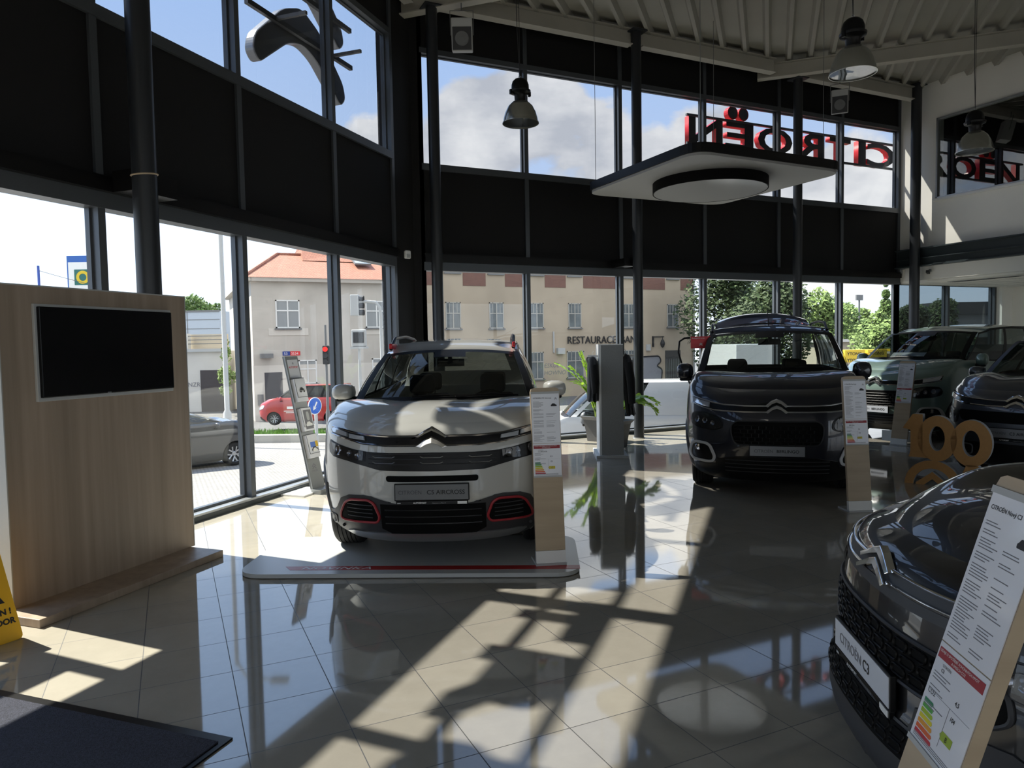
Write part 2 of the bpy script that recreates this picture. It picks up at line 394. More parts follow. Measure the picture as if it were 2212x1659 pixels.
# interior office window on the right wall
wn_[0]+=1
mb=MB(); t=.03; mb.box(14.46,14.52,WY0,WY1,WZ1-t,WZ1); mb.box(14.46,14.52,WY0,WY1,WZ0,WZ0+t); mb.box(14.46,14.52,WY1-t,WY1,WZ0,WZ1); mb.box(14.46,14.52,WY0,WY0+t,WZ0,WZ1)
o=mb.build('window_%d'%wn_[0],K['alu_l']); o['kind']='structure'
MB().box(14.505,14.512,WY0+t,WY1-t,WZ0+t,WZ1-t).build('pane',GL('office_glass',(.75,.78,.76),1,0,2.2),o)
MB().box(14.42,14.5,WY0-.05,WY1+.05,WZ0-.05,WZ0,.01).build('window_sill',K['white'],o)
mb=MB(); mb.mi=0; mb.box(16.5,16.6,4,10.7,3.1,7.2); mb.box(14.7,16.6,10.7,10.8,3.1,7.2); mb.box(14.7,16.6,4.0,4.1,3.1,7.2); o=mb.build('wall_office',K['dgrey']); o['kind']='structure'
# closing walls behind the camera
mb=MB(); mb.box(CX-SE*H2-.2,18.6,-6.2,-6,3.4,7.2); mb.box(CX-SE*H2-.2,18.6,-6.2,-6,-.1,.1); o=mb.build('wall_rear',K['wall']); o['kind']='structure'
for i in range(12):  # unseen windows and mullions, added as fill light for the car fronts
    x_=CX-SE*H2-.1+i*2.1; mb=MB(); mb.box(x_-.04,x_+.04,-6.15,-6,.1,3.4); trim(mb)
    if i<11: window(Matrix(((1,0,0,0),(0,1,0,-6.0),(0,0,1,0),(0,0,0,1))),x_+.04,x_+2.06,.1,3.4,K['wglass'])
mb=MB(); mb.box(CX-SE*H2-.2,CX-SE*H2,-6.2,CY-SE*H2,-.1,7.2); o=mb.build('wall_side',K['wall']); o['kind']='structure'
mb=MB(); mb.box(14.5,14.7,-6,-1.5,0,2.84); o=mb.build('wall_pier',K['wall']); o['kind']='structure'
# steel beams (white) perpendicular to the left wall + edge beams along back wall
def ibeam(mb,p,q,z0,h=.26,wd=.16):
    p=Vector(p);q=Vector(q);L=(q-p).length; a=math.atan2(q.y-p.y,q.x-p.x)
    mb.M=tr(p.x,p.y,0)@rot(a); mb.box(0,L,-wd/2,wd/2,z0,z0+.018); mb.box(0,L,-wd/2,wd/2,z0+h-.018,z0+h); mb.box(0,L,-.012,.012,z0+.018,z0+h-.018); mb.M=Matrix.Identity(4)
def beam(label,*segs):
    mb=MB(); 
    for p,q,z0 in segs: ibeam(mb,p,q,z0)
    o=mb.build('roof_beam',K['beamw']); return tag(o,label,'beam','white steel roof beams')
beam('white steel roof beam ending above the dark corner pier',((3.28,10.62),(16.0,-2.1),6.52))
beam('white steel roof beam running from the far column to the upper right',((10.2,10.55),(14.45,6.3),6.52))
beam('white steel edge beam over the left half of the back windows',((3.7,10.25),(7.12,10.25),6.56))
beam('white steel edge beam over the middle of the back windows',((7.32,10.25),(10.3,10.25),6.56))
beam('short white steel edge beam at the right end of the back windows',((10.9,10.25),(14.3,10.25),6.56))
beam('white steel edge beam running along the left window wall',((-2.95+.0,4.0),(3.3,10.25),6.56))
# columns
def column(label,x,y,z1,r=.084,strap=None,loww=None):
    o=thing('steel_column',label,'column',(x,y,0),0,'dark steel columns inside the window walls'); MB().cyl(0,0,0,z1,r,28).build('shaft',K['column'],o,smooth=True)
    MB().box(-.14,.14,-.14,.14,z1-.01,z1+.01).build('cap_plate',K['column'],o)
    if strap: 
        MB().tube([(math.cos(a)*(r+.004),math.sin(a)*(r+.004),strap+.012*math.sin(a+1)) for a in [i*PI/12 for i in range(25)]],.007,6,cap=False).build('tape_strap',K['woodl'],o,smooth=True)
    MB().lathe([(r,.0),(r+.02,0),(r+.02,.012),(r,.012)],24).build('collar',K['alu_l'],o)
    return o
column('round dark steel column rising behind the wood screen panel',-.13,6.49,6.54,.092,strap=3.02)
column('round dark steel column beside the dark corner pier',3.62,10.2,6.54)
column('round dark steel column behind the clothes display',7.20,10.2,6.78)
column('round dark steel column standing behind the dark van',10.87,10.2,6.52)
column('round dark steel column in front of the white right wall',14.22,10.2,6.85,.1)
mb=MB(ML); mb.box(5.04,5.5,.08,.30,2.93,3.10); o=mb.build('motor_box',K['black']); tag(o,'small black blind motor box fixed beside the left column','box','blind motor boxes')
mb=MB(MBk); mb.box(7.0,7.24,.05,.45,2.93,3.06); o=mb.build('motor_box',K['black']); tag(o,'small black blind motor box fixed beside the middle column','box','blind motor boxes')
# ---------------------------------------------------------------- cars
def xs_at(c,y,zn):
    yf,D,w=interp(c.lev,zn)[:3]; u=1-(y-yf)/D
    if u<=0: return w
    if u>=1: return 0
    return w*(1-u**c.B)**(1/c.A)
def P3(c,x,z,off):
    e=.004; ax=min(abs(x),interp(c.lev,z)[2]*.995); sx=1 if x>=0 else -1
    y=c.F(ax,z); fx=(c.F(ax+e,z)-c.F(ax-e,z))/(2*e)*sx; fz=(c.F(ax,z+e)-c.F(ax,z-e))/(2*e)
    fx=max(-3,min(3,fx)); fz=max(-1.5,min(1.5,fz))
    n=Vector((fx,-1,fz)).normalized(); return Vector((ax*sx,y,z))+n*off
def conform(c,poly,off,name,mat,parent,thick=.02,step=.045,base=0,smooth=True):
    """closed (x,z) outline laid over the nose surface as a raised shell"""
    bm=bmesh.new(); f=bm.faces.new([bm.verts.new((x,0,z)) for x,z in poly])
    bmesh.ops.triangulate(bm,faces=[f])
    xs=[p[0] for p in poly]; zs=[p[1] for p in poly]
    def cut(a,b,co):
        k=math.ceil(a/step)*step
        while k<b:
            pc=Vector((k,0,0)) if co else Vector((0,0,k)); no=Vector((1,0,0)) if co else Vector((0,0,1))
            bmesh.ops.bisect_plane(bm,geom=bm.verts[:]+bm.edges[:]+bm.faces[:],plane_co=pc,plane_no=no,dist=1e-5); k+=step
    cut(min(xs)+.004,max(xs)-.004,1); cut(min(zs)+.004,max(zs)-.004,0)
    bmesh.ops.remove_doubles(bm,verts=bm.verts,dist=1e-5)
    bm.verts.index_update(); pts=[(v.co.x,v.co.z) for v in bm.verts]; fs=[[v.index for v in f.verts] for f in bm.faces]
    be=[(e.verts[0].index,e.verts[1].index) for e in bm.edges if len(e.link_faces)==1]; bm.free()
    mb=MB(); n=len(pts)
    v=[P3(c,x,z,off) for x,z in pts]+[P3(c,x,z,off-thick) for x,z in pts]
    mb.add(v,fs+[(a,b,b+n,a+n) for a,b in be]); return mb.build(name,mat,parent,smooth=smooth,angle=35)
def strip(c,pts,wd,off,name,mat,parent,thick=.015,n=6,closed=False,sub=6):
    """a band of given width following an (x,z) path over the nose"""
    P=[]
    N=len(pts)
    for i in range(N if closed else N-1):
        a=Vector(pts[i]);b=Vector(pts[(i+1)%N]); k=max(1,int((b-a).length/.03))
        for j in range(k): P.append(a.lerp(b,j/k))
    if not closed: P.append(Vector(pts[-1]))
    mb=MB(); vs=[]; M=len(P)
    for i,p in enumerate(P):
        a=P[(i-1)%M] if closed or i>0 else P[i]; b=P[(i+1)%M] if closed or i<M-1 else P[i]
        t=(b-a).normalized(); nn=Vector((-t.y,t.x)); w2=wd/2
        q1=p+nn*w2; q2=p-nn*w2; q0=p
        vs+=[P3(c,q1.x,q1.y,off-thick),P3(c,q1.x,q1.y,off-.3*thick),P3(c,q0.x,q0.y,off),P3(c,q2.x,q2.y,off-.3*thick),P3(c,q2.x,q2.y,off-thick)]
    fs=[]
    for i in range(M if closed else M-1):
        j=(i+1)%M
        for k in range(4): fs.append((i*5+k,i*5+k+1,j*5+k+1,j*5+k))
    if not closed: fs+=[(0,1,2,3,4),tuple(range((M-1)*5,M*5))]
    mb.add(vs,fs); return mb.build(name,mat,parent,smooth=True,angle=50)
def sym(p): return [(-x,z) for x,z in p][::-1]
def full(p): return p+[(-x,z) for x,z in p[::-1] if abs(x)>1e-6]
def plate_text(c,par,z,items,y,size=.066):
    pass
def wheel(parent,x,y,z,r,wd,side,steer=0,sub=None):
    M=tr(x,y,z)@rot(steer)@Matrix.Rotation(side*PI/2,4,'Y')
    h=wd/2
    mb=MB(M); pr=[(r*.66,-h*.9),(r*.80,-h),(r*.93,-h*.97),(r*.985,-h*.8),(r,-h*.6)]
    for k in range(-2,3): pr+=[(r,k*h*.27-.004),(r-.008,k*h*.27-.002),(r-.008,k*h*.27+.002),(r,k*h*.27+.004)]
    pr+=[(r,h*.6),(r*.985,h*.8),(r*.93,h*.97),(r*.80,h),(r*.66,h*.9)]
    mb.lathe(pr,40); t=mb.build('wheel',K['rubber'],parent,smooth=True,angle=50)
    mb=MB(M); mb.lathe([(r*.66,-h*.8),(r*.62,-h*.5),(r*.6,h*.5),(r*.64,h*.82),(r*.67,h*.9),(r*.685,h*.88),(r*.67,h*.85)],36)
    for k in range(5):
        mb.M=M@rot(2*PI*k/5); 
        for s in (-1,1): mb.add([(.03,s*.02,h*.55),(.03,s*.055,h*.55),(r*.64,s*.085,h*.8),(r*.64,s*.045,h*.8),(.03,s*.02,h*.35),(.03,s*.055,h*.35),(r*.64,s*.085,h*.5),(r*.64,s*.045,h*.5)],[(0,1,2,3),(7,6,5,4),(0,4,5,1),(1,5,6,2),(2,6,7,3),(3,7,4,0)])
    mb.M=M; mb.lathe([(0,h*.62),(.05,h*.62),(.07,h*.5),(.07,h*.2)],20); mb.build('rim',K['rim'],t,smooth=True,angle=30)
    mb=MB(M); mb.lathe([(0,h*.1),(r*.6,h*.1),(r*.6,h*.0),(0,0)],24); mb.build('brake_disc',K['grey'],t)
    return t
def arch_liner(c,parent,x0,sg,y,z,R):
    mb=MB(); n=20; vs=[]
    for i in range(n+1):
        a=-.25+ (PI+.5)*i/n; yy=y+R*math.cos(a); zz=z+R*math.sin(a); x1=sg*(max(.5,xs_at(c,yy,min(c.lev[-1][0],max(c.lev[0][0],zz))))-.015); vs+=[(x0,yy,zz),(x1,yy,zz)]
    fs=[(2*i,2*i+1,2*i+3,2*i+2) for i in range(n)]
    cap=[2*i for i in range(n+1)]; mb.add(vs,fs+[tuple(cap)]); return mb.build('arch_liner',K['blackm'],parent)
def lerp(a,b,t): return a+(b-a)*t
def pl(K_,y):
    if y<=K_[0][0]: return K_[0][1]
    for i in range(len(K_)-1):
        if y<=K_[i+1][0]:
            t=(y-K_[i][0])/(K_[i+1][0]-K_[i][0]); return lerp(K_[i][1],K_[i+1][1],t)
    return K_[-1][1]
def make_car(name,label,cat,c,loc,phi,paint,rx=0,group=None,glass=None,detail=True,trimmat=None,lod=1):
    root=thing(name,label,cat,loc,-phi,group,rx); glass=glass or K['cglass']; tm=trimmat or K['black']
    L=c.L; NF=int(26*lod); NSd=int(64*lod); NR=10; nl=int(26*lod); zt=c.lev[-1][0]; zb=c.lev[0][0]
    # ---- lower body shell
    R=c.R
    def pt(i,zn):
        yf,D,w=interp(c.lev,zn)[:3]; yr=L-.02-.15*sst(.5,.1,zn)*0; Dr=.35
        if i<=NF:
            t=(i/NF)*PI/2; x=w*math.sin(t)**(2/c.A); y=yf+D*(1-math.cos(t)**(2/c.B))
        elif i<=NF+NSd:
            t=(i-NF)/NSd; x=w; y=lerp(yf+D,yr-Dr,t)
        else:
            t=(i-NF-NSd)/NR*PI/2; x=w*math.cos(t)**.7; y=yr-Dr+Dr*math.sin(t)**.7
        return x,y
    NI=NF+NSd+NR
    zl=[lerp(zb,zt,j/nl) for j in range(nl+1)]
    for half in (1,):
        vs=[];idx={}
        for sgn in (1,-1):
            for j,zn in enumerate(zl):
                for i in range(NI+1):
                    if sgn==-1 and (i==0 or i==NI): idx[(sgn,j,i)]=idx[(1,j,i)]; continue
                    x,y=pt(i,zn); idx[(sgn,j,i)]=len(vs); vs.append([sgn*x,y,zn+c.rise(y,zn)])
        def inarch(y,z):
            for yc in (c.yw1,c.yw2):
                if (y-yc)**2+(z-c.wr)**2<R*R: return yc
            return None
        fs=[];touch={}
        for sgn in (1,-1):
            for j in range(nl):
                for i in range(NI):
                    q=[idx[(sgn,j,i)],idx[(sgn,j,i+1)],idx[(sgn,j+1,i+1)],idx[(sgn,j+1,i)]]
                    cx_=sum(vs[k][0] for k in q)/4; cy_=sum(vs[k][1] for k in q)/4; cz_=sum(vs[k][2] for k in q)/4
                    yc=inarch(cy_,cz_) if abs(cx_)>.5 else None
                    if yc is not None:
                        for k in q: touch.setdefault(k,[yc,0]); touch[k][1]|=1
                        continue
                    fs.append(tuple(q) if sgn==1 else tuple(q[::-1]))
        used=set(k for f in fs for k in f)
        for k,(yc,_) in touch.items():
            if k in used:
                dy=vs[k][1]-yc; dz=vs[k][2]-c.wr; d=math.hypot(dy,dz) or 1
                ny=yc+dy/d*R; nz_=c.wr+dz/d*R
                if nz_<vs[k][2]-.06 : continue
                s_=1 if vs[k][0]>0 else -1
                vs[k][1]=ny; vs[k][2]=nz_; vs[k][0]=s_*xs_at(c,ny,min(zt,max(zb,nz_)))
        mb=MB(); mb.add(vs,fs)
    body=mb.build('body',paint,root,smooth=True,angle=60)
    # ---- bonnet
    wt=c.lev[-1][3]; yc=c.cy; wc=c.cw; bow=c.cbow; zc=c.cz
    Lt=c.lev[-1]
    def edge_pt(u):
        a=abs(u)
        # along nose outline then straight back to the cowl side
        if a<.62:
            t=(a/.62)*PI/2; x=wt*math.sin(t)**(2/c.A); y=Lt[1]+Lt[2]*(1-math.cos(t)**(2/c.B))
        else:
            y=lerp(Lt[1]+Lt[2],yc+bow+.05,(a-.62)/.38); x=wt
        z=zt+c.rise(y,zt); return (math.copysign(x,u),y,z)
    def bonnet(uu,v):
        u=uu*2-1; a=edge_pt(u); k=abs(u)
        bx=wc*1.03*u; b=(bx,yc+bow*(u*u),zc-.02*u**4)
        x=lerp(a[0],b[0],v**(1+.6*k)); y=lerp(a[1],b[1],v)
        zl_=lerp(a[2],b[2],v); cr=c.crown*math.sin(PI*min(1,v*1.0))**.8*(1-k**2.2) + c.crown*.55*(1-math.exp(-v*9))*(1-k**3)*(1-v)
        X=wt*.62; d=abs(x)
        bul=c.bulge*math.exp(-((d-.56)/.13)**2)*sst(.05,.35,v)*sst(1.02,.75,v)
        dip=-c.bulge*.5*math.exp(-((d-.30)/.10)**2)*sst(.1,.5,v)*sst(1.,.8,v)
        return (x,y,zl_+cr+bul+dip)
    MB().grid(bonnet,int(56*lod),int(26*lod)).build('bonnet',paint,root,smooth=True,angle=70)
    # ---- greenhouse
    yt,wtp,ztp,bt,dt=c.ty,c.tw,c.tz,c.tbow,c.tdrop
    def wbot(u): return Vector((wc*u,yc+bow*u*u,zc-.02*u**4))
    def wtop(u): return Vector((wtp*u,yt+bt*u*u,ztp-dt*abs(u)**2.5))
    def ws(uu,v,off=0):
        u=uu*2-1; p=wbot(u).lerp(wtop(u),v); n=Vector((0,-(ztp-zc),(yt-yc))).normalized()
        return p+n*(off+.035*math.sin(PI*v)*(1-u*u*.5))
    mb=MB(); e=.045
    mb.grid(lambda a,b:ws(e+(1-2*e)*a,.03+.94*b),24,12); mb.build('windshield',glass,root,smooth=True)
    # black frit band and A pillars
    mb=MB()
    mb.grid(lambda a,b:ws(a,b*.075,.004),30,2); mb.grid(lambda a,b:ws(a,.93+b*.07,.004),30,2)
    mb.grid(lambda a,b:ws(.5+(a-.5)*.22,.80+b*.15,.004),6,4)
    mb.build('windshield_border',K['black'],root,smooth=True)
    NT=16
    belt=c.belt; roof=c.roof; rwid=c.rwid; bwid=c.bwid; y_end_b=c.ye_b; y_end_t=c.ye_t
    A0=wbot(1);A1=wtop(1)
    def side(t,v,sg,off=0):
        yb=lerp(A0.y,y_end_b,t); ytp=lerp(A1.y,y_end_t,t)
        b=Vector((lerp(A0.x,pl(bwid,yb),min(1,t*5)),yb,lerp(A0.z,pl(belt,yb),min(1,t*4))))
        r=Vector((lerp(A1.x,pl(rwid,ytp),min(1,t*6)),ytp,lerp(A1.z,pl(roof,ytp),min(1,t*5))))
        p=b.lerp(r,v); p.x+=.03*math.sin(PI*v)+off; return Vector((p.x*sg,p.y,p.z))
    T=c.pill # list of (t0,t1,kind)
    pm=MB()
    for sg in (1,-1):
        bp=MB()
        # A pillar = sweep between windshield edge and side t=.0.. 
        bp.grid(lambda a,b: ws(.5+.5*sg*(1-2*e*0)-(sg*e*1.0)*(1-a),b,.012) ,3,12)
        for t0,t1,k in T:
            if k=='g':
                mb=MB(); mb.grid(lambda a,b:side(lerp(t0,t1,a),.04+.9*b,sg),10,6); mb.build('side_window',K['cglassd'] if t0>.45 else glass,root,smooth=True)
            (bp if k!='p' else pm).grid(lambda a,b:side(lerp(t0,t1,a),.94+.06*b,sg,.006),8,1)
            bp.grid(lambda a,b:side(lerp(t0,t1,a),.05*b,sg,.006),8,1)
            if k=='b': bp.grid(lambda a,b:side(lerp(t0,t1,a),.04+.9*b,sg,.004),3,6)
            if k=='p': pm.grid(lambda a,b:side(lerp(t0,t1,a),.04+.9*b,sg,.008),5,8)
        bp.build('pillar_trim',paint if c.bodypillar else K['black'],root,smooth=True)
    # shoulder strip between body top and belt, rear end, roof
    for sg in (1,-1):
        def sh(a,b):
            y=lerp(A0.y,L-.12,a); x0=c.lev[-1][3]; z0=zt+c.rz
            yy=min(y,y_end_b); xb=lerp(A0.x,pl(bwid,yy),min(1,a*5)); zb_=lerp(A0.z,pl(belt,yy),min(1,a*4))
            return Vector((sg*lerp(x0,xb,b),lerp(y,min(y,y_end_b+.0),b) if a<.98 else y_end_b,lerp(z0,zb_,b)+.012*math.sin(PI*b)))
        pm.grid(sh,30,3)
    def rf(a,b):
        u=a*2-1; f=wtop(u)
        yy=lerp(A1.y,y_end_t,b); r=Vector((pl(rwid,yy)*u*1.0,lerp(f.y,y_end_t,b),pl(roof,yy)+c.rcrown*(1-abs(u)**2.2)))
        k=min(1,b*6); return Vector((lerp(f.x,r.x,k),r.y,lerp(f.z,r.z,k)))
    rm=MB(); rm.grid(rf,28,24); rm.build('roof',paint,root,smooth=True)
    # rear
    def rear(a,b):
        u=a*2-1; zt0=pl(roof,y_end_t)+c.rcrown*(1-abs(u)**2.2); zb0=zt+c.rz
        x=lerp(pl(rwid,y_end_t),c.lev[-1][3]*.97,b)*u; return Vector((x,lerp(y_end_t,L-.02,b**.7)-.02*u*u,lerp(zt0,zb0,b)))
    if not c.open_rear:
        pm.grid(lambda a,b:rear(a,b*.12),20,2); pm.grid(lambda a,b:rear(a,.62+b*.38),20,4)
        pm.grid(lambda a,b:rear(a*.12,.12+b*.5),3,4); pm.grid(lambda a,b:rear(.88+a*.12,.12+b*.5),3,4)
    for sg in (1,-1):
        def rs(a,b):
            p=side(1,1-b,sg); q=rear(1 if sg>0 else 0,b*.98); return p.lerp(q,a)
        pm.grid(rs,2,8)
    pm.build('upper_body',paint,root,smooth=True,angle=50)
    if not c.open_rear: MB().grid(lambda a,b:rear(.12+a*.76,.12+b*.5),10,5).build('rear_window',glass,root,smooth=True)
    # underside, interior
    mb=MB(); mb.box(-.62,.62,.35,L-.35,zb+.05,zb+.12); mb.box(-.86,.86,c.yw1+R+.03,c.yw2-R-.03,zb+.05,zb+.10); mb.build('underbody',K['blackm'],root)
    wd=c.wd; xw=c.lev[4][3]-wd/2-.06
    for sg in (1,-1):
        for yw in (c.yw1,c.yw2):
            wheel(root,sg*xw,yw,c.wr_r,c.wr_r,wd,sg,(c.steer if yw==c.yw1 else 0))
            arch_liner(c,root,sg*.48,sg,yw,c.wr,R+.003)
            if c.cladding:
                mb=MB(); n=28; vs=[]
                for i in range(n+1):
                    a=-.12+(PI+.24)*i/n
                    for rr,of in ((R-.012,-.02),(R-.012,.012),(R+.045,.014),(R+.06,.0)):
                        y=yw+rr*math.cos(a); z=c.wr+rr*math.sin(a); vs.append((sg*(xs_at(c,y,min(zt,max(zb,z)))+of),y,z))
                fs=[(i*4+k,i*4+k+1,i*4+k+5,i*4+k+4) for i in range(n) for k in range(3)]
                mb.add(vs,fs); mb.build('wheel_arch_trim',K['dgrey'],root,smooth=True)
    if detail:
        d=MB(); 
        def dsh(a,b):
            u=a*2-1; return Vector((u*(wc-.02),lerp(yc+bow*u*u+.05,yc+.75,b),lerp(zc-.04,zc-.13+ .05*math.sin(PI*b),b)))
        d.grid(dsh,16,8); d.box(-wc+.03,wc-.03,yc+.70,yc+.78,.5,zc-.12); d.build('dashboard',K['dash'],root,smooth=True)
        mb=MB(tr(.36,yc+.95,zc-.12)@rot(0,-1.15)); mb.tube([(math.cos(i*PI/16)*.18,math.sin(i*PI/16)*.18,0) for i in range(33)],.016,8,cap=False); mb.box(-.17,.17,-.02,.02,-.01,.01); mb.cyl(0,0,-.03,.03,.06,16); mb.build('steering_wheel',K['black'],root,smooth=True)
        for sx in (-.37,.37):
            for ys,zz in ((yc+1.35,0),(yc+2.15,.03)):
                mb=MB(tr(sx,ys,0)); mb.box(-.24,.24,-.45,.08,.42,.60,.05); mb.M=tr(sx,ys,.5)@rot(0,-.28); mb.box(-.24,.24,-.02,.12,.0,c.sh,.055)
                o=mb.build('seat',K['seat'],root,smooth=True); mb=MB(tr(sx,ys,.5)@rot(0,-.22)); mb.box(-.13,.13,-.02,.08,c.sh+.03,c.sh+.23,.04); mb.box(-.06,-.045,.02,.035,c.sh-.02,c.sh+.06); mb.box(.045,.06,.02,.035,c.sh-.02,c.sh+.06); mb.build('headrest',K['seat'],o,smooth=True)
        m=ws(.5,.80); mb=MB(tr(0,m.y+.12,m.z-.05)); mb.prism(rounded([(-.13,-.015),(.13,-.015),(.13,.015),(-.13,.015)],.02),-.035,.035); mb.box(-.015,.015,-.09,.0,.0,.06); mb.build('rear_view_mirror',K['black'],root,smooth=True)
        for sg in (-1,1):   # wipers
            pts=[ws(.5+.5*a,b,.02) for a,b in (((-.35 if sg<0 else .12),.05),((.0 if sg<0 else .5),.075),((.3 if sg<0 else .80),.065))]
            MB().tube(pts,.008,6).build('wiper',K['black'],root)
    # door mirrors
    for sg in (-1,1):
        mx,my,mz=c.mir; M=tr(sg*mx,my,mz)
        mb=MB(M); vs=[];fs=[]; n=14; m_=8
        w2,h2,d2=c.mirs
        for j in range(m_+1):
            ph=PI*j/m_ ; 
            for i in range(n):
                a=2*PI*i/n; ex=.75
                X=math.copysign(abs(math.cos(a))**ex,math.cos(a)); Z=math.copysign(abs(math.sin(a))**ex,math.sin(a))
                s_=math.sin(ph)**.6 if 0<j<m_ else 0.02
                yy=-math.cos(ph)*d2 if j<m_/2 else .35*d2*(-math.cos(ph))
                vs.append((X*w2*s_*(1-.0*yy)+sg*.02*(yy<0),yy,Z*h2*s_*(1.0 if Z*1>0 else .85)))
        for j in range(m_):
            for i in range(n): k=(i+1)%n; fs.append((j*n+i,j*n+k,(j+1)*n+k,(j+1)*n+i))
        mb.add(vs,fs); o=mb.build('door_mirror',c.mirmat or paint,root,smooth=True,angle=80)
        mb=MB(M); mb.box(-w2*.8,w2*.8,-d2*.55,d2*.3,-h2*1.02,-h2*.62,.02); mb.tube([(-sg*w2*.4,0,-h2*.7),(-sg*(w2*.9+.06),.03,-h2*.9),(-sg*(mx-wc+.02),.02,-h2*.9)],.028,8); mb.build('mirror_foot',K['black'],o,smooth=True)
        mb=MB(M); mb.prism(rounded([(-w2*.8,d2*.36),(w2*.8,d2*.36),(w2*.8,d2*.37),(-w2*.8,d2*.37)],.001),-h2*.6,h2*.7); mb.build('mirror_glass',K['chrome'],o)
    root['_']=0; del root['_']
    c.ws=ws; c.side=side; c.rf=rf; c.bonnet=bonnet
    return root
def rails(root,c,mat,y0,y1,h=.05,red=None):
    for sg in (-1,1):
        pts=[]
        for i in range(25):
            t=i/24; y=lerp(y0,y1,t); x=pl(c.rwid,y)-.03; z=pl(c.roof,y)+.01+h*min(1,math.sin(PI*t)*2.2)
            pts.append((sg*x,y,z))
        o=MB().tube(pts,.017,10).build('roof_rail',mat,root,smooth=True)
        if red:
            for a in (0,1):
                mb=MB(); y=lerp(y0,y1,.06 if a==0 else .94); mb.box(sg*(pl(c.rwid,y)-.03)-.012,sg*(pl(c.rwid,y)-.03)+.02,y-.16,y+.16,pl(c.roof,y)-.01,pl(c.roof,y)+h*.75,.01); mb.build('rail_accent',red,o,smooth=True)
            pass
def number_plate(root,c,z0,z1,hw,lines,mat,yoff=.02,strip_z=None,tcol=None,lean=0):
    zc=(z0+z1)/2; y=min(c.F(0,z0),c.F(0,z1))-yoff
    o=MB().box(-hw,hw,y,y+.02,z0,z1,.004).build('licence_plate',K['black'],root)
    MB().box(-hw+.008,hw-.008,y-.003,y+.002,z0+.008,z1-.008).build('plate_face',mat,o)
    for body,size,x,bold,tm in lines:
        text_mesh('lettering',body,size,tm,o,tr(x,y-.0045,zc-size*.34)@UPX,bold=bold)
    if strip_z:
        a,b=strip_z; s=MB().box(-hw+.01,hw-.01,y+.002,y+.02,a,b,.003).build('plate_strip',K['black'],root)
        h=b-a
        text_mesh('lettering','AUTOPORT',h*.62,K['white'],s,tr(-hw*.5,y-.001,a+h*.28)@UPX,bold=.0004)
        text_mesh('lettering','... Rokycany s.r.o. Plzen 10',h*.34,K['lgrey'],s,tr(-hw*.02,y-.001,a+h*.32)@UPX)
        MB().box(hw*.68,hw*.93,y-.001,y+.004,a+h*.15,b-h*.15).build('sticker',K['white'],s)
        e=MB(tr(-hw*.88,y-.001,a+h*.5)); e.box(-.012,.012,-.001,.001,-.004,.004); e.build('sticker',K['lgrey'],s)
def chevrons(c,root,paths,mat,off=.03,thick=.03):
    for p in paths:
        q=full(p); z0=min(z for x,z in q); z1=max(z for x,z in q); sl_=min(.45,max(0,(c.F(0,z1)-c.F(0,z0))/(z1-z0)))
        f=lambda x,z,o:Vector((x,c.F(abs(x),z0)+sl_*(z-z0)-o,z)); n=len(q); h=n//2
        # front faces with a raised centre ridge, plus side walls
        mid=[((q[i][0]+q[n-1-i][0])/2,(q[i][1]+q[n-1-i][1])/2) for i in range(h)] if 0 else None
        mb=MB(); vs=[f(x,z,off) for x,z in q]+[f(x,z,off-thick) for x,z in q]
        bm=bmesh.new(); fc=bm.faces.new([bm.verts.new((x,z,0)) for x,z in q]); bm.verts.index_update(); bm.verts.ensure_lookup_table(); r_=bmesh.ops.triangulate(bm,faces=[fc]); tri=[[v.index for v in t.verts] for t in bm.faces]; bm.free()
        mb.add(vs,tri+[(i,(i+1)%n,n+(i+1)%n,n+i) for i in range(n)]); mb.build('emblem_chevron',mat,root,bev=.003)
# ---------------------------------------------------------------- car specifications
def spec(**k):
    d=dict(R=.39,wr=.345,wr_r=.345,wd=.225,yw1=.90,yw2=3.62,steer=0,crown=.05,bulge=.02,cbow=.16,tbow=.12,tdrop=.04,rcrown=.035,cladding=True,bodypillar=False,open_rear=False,sh=.62,mirmat=None,
       pill=[(0,.02,'b'),(.02,.36,'g'),(.36,.40,'b'),(.40,.68,'g'),(.68,.72,'b'),(.72,.90,'g'),(.90,1,'p')])
    d.update(k); return Car(**d)
C5=spec(lev=[(.17,.20,.70,.78),(.26,.09,.76,.87),(.40,.03,.80,.905),(.55,.0,.82,.92),(.72,.0,.82,.925),(.86,.02,.80,.92),(.97,.05,.78,.91),(1.01,.085,.765,.895),(1.04,.15,.74,.865)],rz=.09,ry=(.15,1.2),zr=.6,
  L=4.5,cy=1.03,cw=.79,cz=1.135,ty=1.83,tw=.645,tz=1.575,roof=[(1.8,1.55),(2.3,1.635),(3.0,1.67),(3.8,1.645),(4.2,1.58)],belt=[(1,1.135),(2,1.14),(3.4,1.18),(4.2,1.24)],
  rwid=[(1.8,.62),(2.5,.63),(4.2,.60)],bwid=[(1,.79),(2,.83),(3.6,.82),(4.3,.76)],ye_b=4.25,ye_t=4.05,mir=(.945,1.55,1.20),mirs=(.10,.080,.085),steer=0,crown=.06,bulge=.008)
